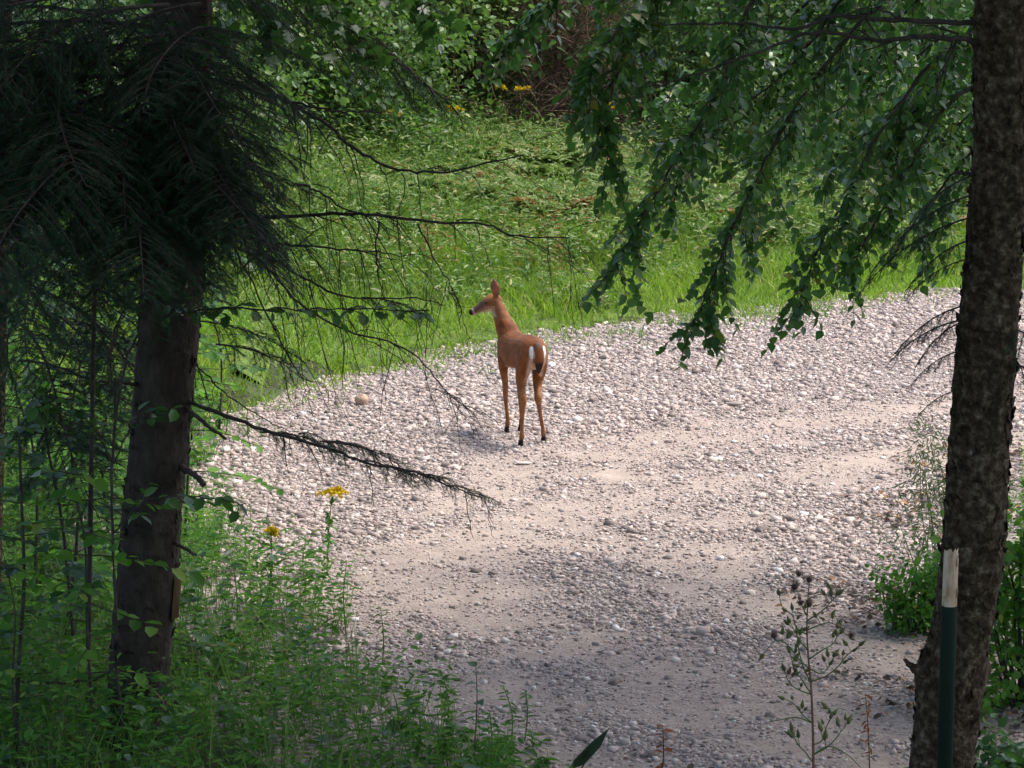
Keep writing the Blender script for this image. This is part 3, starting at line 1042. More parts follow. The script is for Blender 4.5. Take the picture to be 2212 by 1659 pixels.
db(left_spruce, I([(820, 478, 14.5), (812, 560, 14.5), (832, 645, 14.4), (870, 700, 14.4)]), .005, 6, .2, 29, .8)
db(left_spruce, I([(900, 482, 14.4), (940, 560, 14.4), (985, 640, 14.3), (1010, 720, 14.3)]), .005, 6, .22, 30, .8)
db(left_spruce, I([(395, 865, 15.0), (430, 875, 14.9), (560, 925, 14.7), (700, 965, 14.5), (790, 1000, 14.4), (880, 1015, 14.3), (960, 1045, 14.2), (1040, 1075, 14.1)]), .012, 10, .3, 31, .4)
db(left_spruce, I([(415, 770, 15.0), (430, 795, 14.9), (500, 860, 14.8), (600, 920, 14.7), (650, 935, 14.6)]), .006, 8, .25, 32, .6)
db(left_spruce, I([(420, 770, 15.0), (445, 850, 14.8), (455, 905, 14.8)]), .005, 3, .15, 33, .6)
db(left_spruce, I([(390, 870, 15.0), (430, 905, 14.8), (487, 947, 14.7)]), .014, 0, .1, 34, .3, .008, 'branch_stub')
db(left_spruce, I([(375, 1000, 15.0), (410, 1020, 14.85), (442, 1046, 14.7)]), .020, 0, .1, 35, .3, .014, 'branch_stub')
db(left_spruce, I([(360, 1160, 15.0), (400, 1185, 14.85), (425, 1200, 14.8)]), .012, 0, .1, 36, .3, .007, 'branch_stub')
db(left_spruce, I([(310, 830, 15.0), (260, 828, 14.8), (212, 824, 14.7), (190, 850, 14.7)]), .011, 3, .15, 37, .3)
db(left_spruce, I([(250, 1452, 15.0), (180, 1470, 14.8), (80, 1478, 14.7), (40, 1470, 14.6)]), .011, 3, .2, 38, .2)
# needled lower boughs of the same tree, dark against the clearing
for u, v, Y, az, k, s_ in ((560, 930, 14.7, .2, 4, .75), (760, 990, 14.4, -.1, 4, .55), (690, 950, 14.5, .3, 4, .6), (860, 1012, 14.3, -.2, 4, .5), (960, 1045, 14.2, -.25, 4, .42),
                          (640, 935, 14.6, .9, 4, .5), (820, 1003, 14.35, -.5, 4, .45), (900, 1022, 14.25, .2, 4, .4), (1010, 1062, 14.15, -.4, 4, .3), (700, 950, 14.5, -.2, 4, .8), (780, 640, 14.5, .1, 4, .6), (430, 690, 14.8, 0, 3, .5), (470, 740, 14.8, -.3, 4, .8)):
    add_bough(left_spruce, k, P(u, v, Y), az, rad(-8), s_, 0.2)
# living boughs, thick at the top left
r_ = random.Random(5)
for (u, v, Y, az, s_) in (((330, 60, 14.6, 3.4, 1.0), (380, 130, 14.6, 5.4, .9), (360, 200, 14.5, 3.9, 1.0), (400, 250, 14.6, 5.0, .75), (340, 290, 14.6, 3.2, .95), (390, 330, 14.7, 4.6, .8),
                          (410, 150, 14.8, 6.0, .85), (430, 60, 14.8, 6.1, 1.0), (440, -20, 14.8, .1, 1.0), (330, 370, 14.7, 3.6, .8), (410, 340, 14.8, 5.5, .65), (360, 10, 14.5, 4.3, 1.0),
                          (420, 250, 14.9, 5.8, .8), (300, 420, 14.7, 3.3, .6), (350, 100, 14.5, 4.7, .9), (460, 120, 14.8, 5.7, .8), (320, 160, 14.6, 2.9, 1.0), (400, 400, 14.8, 4.9, .5),
                          (320, 330, 14.5, 4.0, .9), (380, 420, 14.6, 4.4, .5), (440, 200, 14.7, 5.2, .8), (300, 240, 14.5, 4.2, 1.0), (500, 160, 14.6, 5.9, .7), (520, 280, 14.6, 5.6, .6))
         + tuple((r_.uniform(20, 460), r_.uniform(-40, 400), r_.uniform(13.9, 14.7), r_.uniform(3.4, 6.0), r_.uniform(.6, 1.0)) for _ in range(34))
         + tuple((r_.uniform(300, 460), r_.uniform(60, 380), r_.uniform(14.3, 14.6), r_.uniform(4.2, 5.2), r_.uniform(.5, .8)) for _ in range(14))):
    reach = (u - 1106) * Y / FPX + 1.7 * s_ * max(math.cos(az), 0)          # the living boughs stop short of the clearing
    lim = (690 - 1106) * Y / FPX
    if reach > lim:
        s_ *= max(.3, 1 - (reach - lim) / (1.7 * s_ * max(math.cos(az), .05)))
    add_bough(left_spruce, r_.choice((0, 1, 2)), P(u, v, Y), az, rad(r_.uniform(-22, 4)), s_, r_.uniform(-.3, .3))
crown_boughs(left_spruce, cL, 5.2, topz + 11.5, 90, 1.9, .5, 3)

# --- a second spruce at the very left edge
rows2 = [(-50, -32, 26), (200, -34, 24), (440, -38, 20), (800, -46, 12), (1200, -54, 4), (1480, -60, -2)]
mb2, c2 = trunk_mesh(rows2, 17.2)
tz2 = c2[-1, 2]
mb2, c2 = trunk_mesh(rows2, 17.2, [[c2[-1, 0], 17.2, z, max(.09 - (z - tz2) * .006, .02)] for z in (tz2 + 3, tz2 + 8, tz2 + 12)])
second = thing('spruce_tree', 'thin brown spruce trunk behind dark boughs at the edge of the wood', 'tree', (c2[0, 0], 17.2, 0))
mb2.build('trunk', M['bark_brown'], second, True)
for (u, v, Y, az, s_) in ((40, 480, 16.9, 5.4, .9), (20, 560, 16.8, 5.0, .9), (60, 620, 16.7, 5.6, .8), (10, 700, 16.8, 5.2, .9), (30, 780, 16.9, 5.9, .8), (90, 680, 16.7, 5.5, .7), (120, 600, 16.8, .0, .6), (30, 380, 16.9, 4.8, .9),
                          (20, 250, 16.9, 5.6, 1.0), (30, 120, 16.8, 5.2, 1.0), (30, 20, 16.8, 5.9, 1.0), (60, 840, 16.8, 5.3, .6)):
    add_bough(second, r_.choice((0, 1, 2)), P(u, v, Y), az, rad(r_.uniform(-18, 5)), s_, r_.uniform(-.3, .3))
crown_boughs(second, c2, 4.4, tz2 + 11, 70, 1.7, .5, 4)

# --- the trunk at the right, with a stub and a swollen knee
YR = 12.6
rowsR = [(-60, 2108, 2216), (0, 2107, 2216), (300, 2103, 2220), (500, 2090, 2210), (650, 2076, 2202), (900, 2056, 2186), (1000, 2050, 2180), (1150, 2038, 2172), (1250, 2026, 2160), (1330, 2018, 2148),
         (1400, 2002, 2138), (1460, 1984, 2130), (1520, 1978, 2118), (1600, 1974, 2108), (1659, 1966, 2104), (1750, 1950, 2100)]
mbR, cR0 = trunk_mesh(rowsR, YR)
tzr = cR0[-1, 2]
kz1, kz2 = P(2060, 1455, YR)[2], P(2060, 1425, YR)[2]
mbR, cR = trunk_mesh(rowsR, YR, [[cR0[-1, 0] + .04 * (z - tzr), YR, z, max(.108 - (z - tzr) * .007, .02)] for z in (tzr + 1, tzr + 4, tzr + 8, tzr + 11)], rough=.06,
                     knots=((0.0, kz1, .055, .022), (math.pi, kz1 + .01, .07, .018), (-.6, kz1 + .5, .10, .012), (-2.2, kz1 + .32, .09, .014), (-1.4, kz1 + .9, .08, .012), (-1.9, kz1 - .25, .08, .012), (-1.0, kz1 + 1.5, .1, .014)))
bark_flakes(mbR, cR, 0, 5.5, 1500)
right_tree = thing('fir_tree', 'scaly brown trunk with a broken stub, standing behind the green post', 'tree', (cR[0, 0], YR, 0))
mbR.build('trunk', M['bark_brown'], right_tree, True)
db(right_tree, I([(2030, 1470, YR), (1990, 1452, YR - .05), (1968, 1438, YR - .06), (1953, 1424, YR - .06)]), .036, 0, .1, 41, .2, .006, 'branch_stub', 'bark_brown')
db(right_tree, I([(2120, 50, YR), (2050, 48, YR - .1), (1900, 42, YR - .2), (1800, 35, YR - .3), (1720, 62, YR - .3), (1600, 50, YR - .4), (1480, 52, YR - .4), (1400, 48, YR - .5)]), .013, 10, .22, 42, .1)
db(right_tree, I([(2120, 95, YR), (2080, 85, YR - .1), (1990, 78, YR - .2), (1900, 88, YR - .2), (1760, 72, YR - .3), (1640, 110, YR - .4), (1530, 150, YR - .5), (1420, 190, YR - .5)]), .014, 12, .25, 43, .2)
db(right_tree, I([(2110, 380, YR), (2085, 375, YR - .1), (2060, 372, YR - .15)]), .012, 0, .1, 44, .2, .006, 'branch_stub')
for u, v, az, k, s_ in ((2080, 660, 3.3, 4, .62), (2075, 690, 3.0, 4, .60), (2070, 700, 3.7, 4, .5), (2065, 760, 3.4, 4, .45), (2060, 845, 3.3, 4, .34), (2085, 560, 3.2, 4, .5), (2090, 520, 3.5, 4, .62), (2090, 470, 3.1, 3, .5),
                        (2100, 420, 3.3, 3, .5), (2180, 700, 5.6, 4, .7), (2185, 780, 6.0, 4, .7), (2100, 380, 3.6, 3, .45)):
    add_bough(right_tree, k, P(u, v, YR - .05), az, rad(-20), s_, .3)
crown_boughs(right_tree, cR, 4.7, tzr + 10.5, 80, 1.9, .5, 6)

# --- the green post with a broken wooden top
YP = 12.25
pt, pj, pb = P(2050, 1192, YP), P(2051, 1308, YP), P(2040, 1660, YP)
dirp = (pj - pb) / (pj[2] - pb[2])
base = pb - dirp * pb[2]
post = thing('marker_post', 'dark green post with a splintered pale wooden top against the trunk', 'post', (base[0], base[1], 0))
mb = MB()
wr = (P(2070, 1308, YP) - P(2033, 1308, YP))[0] / 2
tube(mb, [base - dirp * .1, pj - dirp * .004, pj], [wr * .95, wr * .95, wr * .9], 20)
mb.build('green_sleeve', M['post_green'], post, True)
mb = MB()
a = np.linspace(0, 2 * np.pi, 18, endpoint=False)
zt = pt[2] - pj[2]
rows = []
for k, hgt in enumerate(np.linspace(-.08, 1, 9)):
    jag = (0.10 * rng.random(18) * (k == 8) - .06 * (np.sin(a) > .3) * (k == 8)) * zt
    rr = wr * .86 * (1 + .05 * np.sin(5 * a + k * .3) + .03 * rng.normal(0, 1, 18) * (k > 6)) * (1 - .06 * (k == 8))
    rows.append(np.stack([pj[0] + rr * np.cos(a), pj[1] + rr * np.sin(a), pj[2] + hgt * zt + jag], -1))
V = np.vstack(rows + [np.array([[pj[0], pj[1], pj[2] + zt * .86]])])
i = np.arange(8)[:, None] * 18
j = np.arange(18)[None]
mb.add(V, np.stack([i + j, i + (j + 1) % 18, i + 18 + (j + 1) % 18, i + 18 + j], -1).reshape(-1, 4))
jj = np.arange(18)
mb.add(V, np.stack([8 * 18 + jj, 8 * 18 + (jj + 1) % 18, np.full(18, 9 * 18)], -1))
for q in range(5):                                          # splinters
    aa = rng.uniform(0, 6.28)
    s0 = np.array([pj[0] + wr * .8 * math.cos(aa), pj[1] - abs(wr * .8 * math.sin(aa)), pj[2] + zt * rng.uniform(.1, .8)])
    tube(mb, [s0, s0 + np.array([rng.normal(0, .01) + .008, -.01, .05])], [.007, .001], 5)
mb.build('broken_top', M['post_wood'], post)

# --- a board fixed to the side of the left trunk
mb = MB()
bt, bb = P(384, 1243, YL - .02), P(378, 1328, YL - .02)
hw, hd = .019, .07
vv = []
for c in (bb, bt):
    for dx, dy in ((-hw, -hd), (hw, -hd), (hw, hd), (-hw, hd)):
        vv.append([c[0] + dx + dy * -.12, c[1] + dy, c[2]])
mb.add(vv, cubeF)
o = mb.build('board', M['board'])
tag(o, 'short brown board fixed upright to the side of the leaning trunk', 'board')
bv = o.modifiers.new('bevel', 'BEVEL')
bv.width = .003


# ------------------------------------------------------------------ leafy branches
def leafy_limb(wood, frames, pts, r0, spacing, tl, lsize, lstep, seedv, start=.15, hang=.5, side=.8):
    """A living limb: side twigs left and right, leaves one after another along them. frames collects (pos, dir, normal, size)."""
    r = np.random.default_rng(seedv)
    n = max(14, len(pts) * 7)
    c = spline(pts, n) + r.normal(0, .004, (n, 3))
    tube(wood, c, np.linspace(r0, .0025, n), 6, 0, 0, .04)
    T = unit(np.gradient(c, axis=0))
    seglen = np.linalg.norm(np.diff(c, axis=0), axis=1).sum()
    for s in np.arange(start, 1.0, spacing / seglen):
        i = min(int(s * (n - 1)), n - 1)
        lv = r.uniform(.5, 1.15) * tl * (1.1 - .55 * s)
        hor = unit(np.cross(T[i], np.array([0, 0, 1.0])) + r.normal(0, .35, 3))
        d = unit(T[i] * .7 + hor * side * (1 if r.random() < .5 else -1) + np.array([0, 0, -hang * r.uniform(.1, 1)]))
        m_ = 8
        q = np.linspace(0, 1, m_)[:, None]
        tw = c[i] + d * lv * q + np.array([0, 0, -1.0]) * lv * hang * .5 * q ** 2 + np.cumsum(r.normal(0, .004, (m_, 3)), 0)
        tube(wood, tw, np.linspace(.0032, .0012, m_), 4)
        td = unit(np.gradient(tw, axis=0))
        sgn = 1
        for g in np.arange(.12, 1.02, lstep / lv):
            sgn = -sgn
            p = np.array([np.interp(g, q[:, 0], tw[:, k]) for k in range(3)])
            dd = np.array([np.interp(g, q[:, 0], td[:, k]) for k in range(3)])
            sd_ = unit(np.cross(dd, np.array([0, 0, 1.0])))
            ld = unit(dd * .55 + sd_ * sgn * .8 + np.array([0, 0, -.30]) + r.normal(0, .3, 3))
            nr = unit(np.array([0, 0, 1.0]) + r.normal(0, .42, 3))
            frames.append((p, ld, nr, lsize * r.uniform(.65, 1.15)))
    return c


def put_leaves(root, frames, T, mat, n_single, name='leaf', rest_name='foliage', order_by=None):
    """The first n_single leaves as parts of their own (sharing one mesh), the others as one part."""
    org = np.array(root['_org'])
    idx = list(range(len(frames)))
    if order_by is None:
        random.Random(3).shuffle(idx)
    else:
        idx.sort(key=order_by)
    one, rest = idx[:n_single], idx[n_single:]
    mb = MB()
    mb.add(*T)
    me = mb.mesh(name, mat)
    for i in one:
        p, d, nr, s_ = frames[i]
        y = unit(np.cross(nr, d))
        z = np.cross(d, y)
        o = bpy.data.objects.new(name, me)
        col.objects.link(o)
        p = p - org
        o.matrix_local = Matrix(((d[0] * s_, y[0] * s_, z[0] * s_, p[0]), (d[1] * s_, y[1] * s_, z[1] * s_, p[1]), (d[2] * s_, y[2] * s_, z[2] * s_, p[2]), (0, 0, 0, 1)))
        o.parent = root
        o.matrix_parent_inverse = Matrix()
    if rest:
        mb = MB()
        leaves(mb, [frames[i][0] for i in rest], [frames[i][1] for i in rest], [frames[i][2] for i in rest], [frames[i][3] for i in rest], T)
        o = mb.build(rest_name, mat, root)
        o['kind'] = 'stuff'


# --- birch whose limbs hang into the clearing from the right
bx = P(2420, 900, 17.5)[0]
birch = thing('birch_tree', 'leafy birch with limbs drooping over the far grass, dark leaves against green', 'tree', (bx, 17.5, 0))
mb = MB()
tube(mb, spline([(bx, 17.5, -.1), (bx - .1, 17.5, 3), (bx + .1, 17.4, 6), (bx, 17.5, 10)], 30), np.linspace(.13, .03, 30), 12, 0, 0, .04)
mb.build('trunk', M['bark_dark'], birch, True)
LIMBS = [([(2400, -330, 17.4), (1900, -260, 17), (1641, -20, 16.6), (1595, 100, 16.5), (1541, 217, 16.4), (1440, 380, 16.3), (1370, 500, 16.2), (1315, 600, 16.1)], .016),
         ([(2400, -300, 17.4), (1800, -150, 17), (1500, -60, 16.8), (1360, 40, 16.7), (1290, 130, 16.6), (1262, 200, 16.6)], .014),
         ([(2400, -200, 17.4), (2000, -60, 17), (1800, 120, 16.8), (1680, 300, 16.6), (1590, 480, 16.4), (1530, 620, 16.3), (1505, 700, 16.2)], .016),
         ([(2400, -50, 17.4), (2070, 90, 17), (1920, 260, 16.8), (1830, 420, 16.6), (1760, 560, 16.5), (1735, 670, 16.4)], .014),
         ([(2400, 60, 17.4), (2080, 200, 17), (1970, 350, 16.7), (1890, 480, 16.6), (1830, 600, 16.5)], .012),
         ([(2400, -400, 17.4), (1700, -200, 17.1), (1450, -60, 16.9), (1350, 120, 16.7), (1310, 260, 16.6), (1330, 400, 16.6)], .013),
         ([(2400, -250, 17.4), (1950, -120, 17.3), (1700, 40, 17.3), (1560, 180, 17.2), (1480, 330, 17.1), (1450, 470, 17.0)], .013),
         ([(2400, -150, 17.4), (2050, -40, 17.4), (1860, 110, 17.4), (1720, 230, 17.3), (1640, 380, 17.2), (1600, 520, 17.2)], .013),
         ([(2400, -20, 17.4), (2100, 120, 17.5), (1980, 220, 17.5), (1860, 300, 17.4), (1760, 420, 17.3)], .012),
         ([(2400, -350, 17.4), (2050, -220, 17.2), (1850, -40, 17.1), (1720, 130, 17.0), (1560, 260, 16.9), (1420, 310, 16.8)], .013),
         ([(2400, -100, 17.4), (2150, 20, 17.2), (2030, 170, 17.1), (1950, 290, 17.0), (1930, 420, 17.0)], .012),
         ([(2400, -100, 18.4), (2150, 0, 19.0), (1980, 120, 19.2), (1840, 260, 19.2), (1700, 330, 19.2), (1600, 420, 19.2)], .012),
         ([(2400, -200, 18.4), (2050, -80, 19.0), (1850, 40, 19.4), (1700, 100, 19.4), (1540, 160, 19.4), (1420, 210, 19.4)], .012),
         ([(2400, 40, 18.4), (2200, 150, 19.0), (2080, 260, 19.0), (1980, 330, 19.0), (1880, 430, 19.0)], .012),
         ([(2400, 100, 17.8), (2200, 240, 17.6), (2080, 350, 17.5), (2010, 440, 17.5), (1980, 520, 17.5)], .012),
         ([(2400, -250, 18.0), (2100, -130, 18.2), (1950, 20, 18.3), (1880, 160, 18.3), (1790, 250, 18.2), (1690, 280, 18.2)], .012),
         ([(2400, -420, 17.4), (1750, -300, 17.2), (1400, -160, 17.1), (1240, -40, 17.0), (1140, 40, 17.0), (1090, 90, 17.0)], .013)]
fr = []
for k, (p, r0) in enumerate(LIMBS):
    mb = MB()
    leafy_limb(mb, fr, I(p), r0, .050, .46, .070, .028, 100 + k, .12 if k < 16 else .3, .55)
    mb.build('limb', M['twig'], birch)


def seen_first(frames):
    def key(i):
        p = frames[i][0]
        dz_ = (CAM_H - p[2]) / p[1]
        vis = abs(p[0]) < p[1] * .165 and .06 < dz_ < .30
        return (not vis, -dz_)
    return key


put_leaves(birch, fr, SPADE, M['birch'], 295, order_by=seen_first(fr))
print('birch leaves', len(fr))


# --- maple outside the left of the picture whose limbs cross above the spruce boughs
mx_ = -4.3
mapl = thing('maple_tree', 'maple with dark lobed leaves hanging over the spruce boughs', 'tree', (mx_, 16.5, 0))
mb = MB()
tube(mb, spline([(mx_, 16.5, -.1), (mx_ + .1, 16.4, 4), (mx_ - .1, 16.5, 9)], 24), np.linspace(.12, .03, 24), 12, 0, 0, .04)
mb.build('trunk', M['bark_dark'], mapl, True)
fr = []
for k, p in enumerate(([(-500, -340, 16.5), (100, -300, 16.2), (450, -170, 16.0), (640, -60, 15.9), (740, 40, 15.8), (810, 130, 15.8)],
                       [(-500, -300, 16.5), (150, -230, 15.9), (420, -90, 15.6), (540, 0, 15.4), (600, 70, 15.3)],
                       [(-500, -200, 16.5), (50, -150, 15.8), (280, -60, 15.3), (400, 20, 15.0), (470, 90, 14.8)],
                       [(-500, -380, 16.5), (300, -330, 16.4), (700, -180, 16.4), (860, -60, 16.4), (930, 40, 16.3)],
                       [(-500, -100, 16.5), (-100, 40, 16.0), (60, 160, 15.6), (160, 260, 15.4)])):
    mb = MB()
    leafy_limb(mb, fr, I(p), .014, .07, .40, .095, .05, 140 + k, .3, .5)
    mb.build('limb', M['twig'], mapl)
put_leaves(mapl, fr, MAPLE, M['maple'], 280, order_by=seen_first(fr))


# ------------------------------------------------------------------ saplings and shrubs
def make_sapling(name, label, cat, height, n_br, bl, lsize, T, mat, seedv, single=60, group=None, stem='twig', lstep=.055, flat=.15, first=.25):
    r = np.random.default_rng(seedv)
    t = thing(name, label, cat, (0, 0, 0), group)
    mb = MB()
    c = spline([(0, 0, -.05), (r.normal(0, .05), r.normal(0, .05), height * .4), (r.normal(0, .1), r.normal(0, .1), height * .75), (r.normal(0, .16), r.normal(0, .16), height)], 16)
    tube(mb, c, np.linspace(.006 + height * .003, .0025, 16), 6, 0, 0, .05)
    fr = []
    for k in range(n_br):
        s = first + (1 - first) * (k + .5) / n_br
        i = min(int(s * 15), 15)
        az = k * 2.4 + r.normal(0, .4)
        L = bl * (1.15 - .55 * s) * r.uniform(.7, 1.2)
        d = np.array([math.cos(az), math.sin(az), r.normal(flat, .12)])
        q = np.linspace(0, 1, 7)[:, None]
        tw = c[i] + d * L * q + np.array([0, 0, -.22]) * L * q ** 2 + np.cumsum(r.normal(0, .006, (7, 3)), 0)
        tube(mb, tw, np.linspace(.0035, .0014, 7), 4)
        dd = unit(tw[-1] - tw[0])
        sg = 1
        for g in np.arange(.2, 1.03, lstep / L):
            sg = -sg
            p = np.array([np.interp(g, q[:, 0], tw[:, m_]) for m_ in range(3)])
            sdv = unit(np.cross(dd, np.array([0, 0, 1.0])))
            fr.append((p, unit(dd * .7 + sdv * sg * .8 + np.array([0, 0, -.18]) + r.normal(0, .22, 3)), unit(np.array([0, 0, 1.0]) + r.normal(0, .3, 3)), lsize * r.uniform(.6, 1.15)))
    mb.build('stem', M[stem], t)
    put_leaves(t, fr, T, M[mat], single)
    return t


def make_shrub(name, label, cat, height, radius, n_leaf, lsize, T, mat, seedv, group=None, stem='twig', clumps=26, flat=.5, low=.12, stem_r=1.0):
    """A bush: several stems, leaves in clumps along and at the ends of its shoots."""
    r = np.random.default_rng(seedv)
    t = thing(name, label, cat, (0, 0, 0), group)
    mb = MB()
    cl = []
    for k in range(clumps):
        az = r.uniform(0, 6.283)
        rr = radius * math.sqrt(r.random()) * r.uniform(.55, 1.1)
        hz = height * r.uniform(low, 1.0) * (1 - .35 * (rr / radius) ** 2)
        e = np.array([rr * math.cos(az), rr * math.sin(az), hz])
        b0 = np.array([e[0] * .12, e[1] * .12, -.05])
        mid = b0 * .5 + e * .5 + np.array([0, 0, hz * .12]) + r.normal(0, .05 * height, 3) * np.array([1, 1, .3])
        pth = spline([b0, mid, e], 9)
        tube(mb, pth, np.linspace(.006 + .003 * height, .003, 9) * stem_r, 4, 0, 0, .05)
        cl.append(e)
        cl.append(pth[6])
    mb.build('stem', M[stem], t)
    cl = np.array(cl)
    ii = r.integers(0, len(cl), n_leaf)
    sp = np.array([radius * .20, radius * .20, height * .075])
    pos = cl[ii] + np.clip(r.normal(0, 1, (n_leaf, 3)), -1.9, 1.9) * sp * r.uniform(.5, 1.3, len(cl))[ii][:, None]
    pos[:, 2] = np.maximum(pos[:, 2], .04)
    dr = unit(pos - cl[ii]) + r.normal(0, .5, (n_leaf, 3)) + np.array([0, 0, -.25])
    nr = np.array([0, 0, 1.0]) + r.normal(0, flat, (n_leaf, 3))
    mb = MB()
    cr = r.random(len(cl))
    leaves(mb, pos, dr, nr, lsize * r.uniform(.6, 1.2, n_leaf), T, (cr[ii] * .5 + r.random(n_leaf) * .5))
    o = mb.build('foliage', M[mat], t)
    o['kind'] = 'stuff'
    return t


def place(t, x, y, rz=0.0, s_=1.0):
    t.location = (float(x), float(y), float(tz(x, y)))
    t.rotation_euler = (0, 0, rz)
    t.scale = (s_,) * 3


def scatter(proto, spots, labels=None, group=None):
    """proto goes to the first spot, copies to the others."""
    out = []
    for k, sp in enumerate(spots):
        x, y, rz, s_ = sp
        o = proto if k == 0 else dup(proto, (0, 0, 0))
        place(o, x, y, rz, s_)
        if group:
            o['group'] = group
        if labels:
            o['label'] = labels[k] if isinstance(labels, (list, tuple)) else labels
        out.append(o)
    return out


R = random.Random(17)


def at_uv(u, Y):
    return P(u, 829, Y)[0], Y


# left understory: maple saplings and hobblebushes in the shade
sapA = make_sapling('maple_sapling', '', 'sapling', 1.9, 16, .55, .115, MAPLE, 'maple', 61, 70)
spots = [(60, 18.2), (230, 19.5), (150, 16.4), (-30, 15.6), (330, 21.5), (20, 21.5), (470, 23.5), (250, 23)]
labels = 'maple sapling with broad flat leaves in the dark undergrowth left of the leaning spruce'
scatter(sapA, [(*at_uv(u, Y), R.uniform(0, 6.28), R.uniform(.8, 1.25)) for u, Y in spots], labels, 'maple saplings in the left undergrowth')
sapB = make_sapling('beech_sapling', '', 'sapling', 1.5, 18, .5, .085, OVATE, 'herb', 62, 80, lstep=.042)
spots = [(120, 17.0), (190, 14.6), (40, 14.2), (300, 18.6), (-40, 18.5), (390, 19.5), (90, 19.8), (180, 21.5), (-20, 20.5)]
scatter(sapB, [(*at_uv(u, Y), R.uniform(0, 6.28), R.uniform(.75, 1.2)) for u, Y in spots], 'slim sapling with small oval leaves in the shade beside the leaning spruce', 'oval leaved saplings in the left undergrowth')
# two thin bare poles among them
for k, pts in enumerate(([(32, 1650, 14.6), (40, 1450, 14.6), (52, 1250, 14.6), (45, 1050, 14.7), (40, 900, 14.7)], [(205, 620, 15.6), (225, 480, 15.6), (238, 300, 15.6), (240, 150, 15.6)])):
    q = I(pts)
    mb = MB()
    q2 = [np.array([q[0][0], q[0][1], 0])] + q if k == 0 else [np.array([q[0][0] - .1, q[0][1], 0])] + q
    tube(mb, spline(q2, 30), np.linspace(.014, .006, 30), 7, 0, 0, .05)
    t = thing('bare_sapling', ('thin dark sapling stem standing among weeds left of the leaning spruce', 'thin dark sapling pole in front of the shaded boughs')[k], 'sapling', (q2[0][0], q2[0][1], 0))
    mb.build('stem', M['twig'], t)
    fr = []
    c = spline(q2, 30)
    rr = np.random.default_rng(70 + k)
    mb = MB()
    for j in range(8, 30, 2):
        az = rr.uniform(0, 6.28)
        d = np.array([math.cos(az), math.sin(az) * .5, .1])
        tw = c[j] + d * np.linspace(0, .28, 5)[:, None]
        tube(mb, tw, np.linspace(.003, .0015, 5), 4)
        for g in range(1, 5):
            for sg in (-1, 1):
                fr.append((tw[g], unit(d + np.array([-d[1], d[0], 0]) * sg + rr.normal(0, .2, 3)), unit(np.array([0, 0, 1.]) + rr.normal(0, .3, 3)), .08 * rr.uniform(.7, 1.2)))
    mb.build('side_twigs', M['twig'], t)
    put_leaves(t, fr, OVATE, M['maple'], 90)

# a leafy spray reaching across the leaning trunk
spray = thing('maple_sapling', 'maple sapling whose flat blue-green spray crosses the leaning spruce trunk', 'sapling', (P(250, 829, 14.3)[0], 14.3, 0))
mb = MB()
fr = []
b0 = np.array([P(250, 829, 14.3)[0], 14.3, -.05])
leafy_limb(mb, fr, [b0, P(245, 1200, 14.3), P(250, 900, 14.3), P(300, 720, 14.25), P(420, 672, 14.2), P(600, 668, 14.1), P(780, 668, 14.1), P(930, 672, 14.0)], .009, .10, .22, .075, .040, 301, .50, .12, .6)
leafy_limb(mb, fr, [P(250, 900, 14.3), P(240, 750, 14.3), P(290, 640, 14.2), P(380, 612, 14.1), P(470, 615, 14.1)], .006, .09, .2, .075, .04, 302, .35, .12, .6)
leafy_limb(mb, fr, [P(247, 1000, 14.3), P(300, 905, 14.2), P(400, 880, 14.1)], .005, .08, .2, .075, .04, 303, .2, .12, .6)
leafy_limb(mb, fr, [P(247, 1150, 14.3), P(320, 1080, 14.2), P(440, 1075, 14.1), P(530, 1090, 14.0)], .005, .08, .2, .08, .04, 304, .2, .12, .6)
leafy_limb(mb, fr, [P(247, 1000, 14.3), P(180, 900, 14.2), P(90, 880, 14.1)], .005, .08, .2, .08, .04, 305, .2, .12, .6)
mb.build('stem', M['twig'], spray)
put_leaves(spray, fr, OVATE, M['maple'], 280)

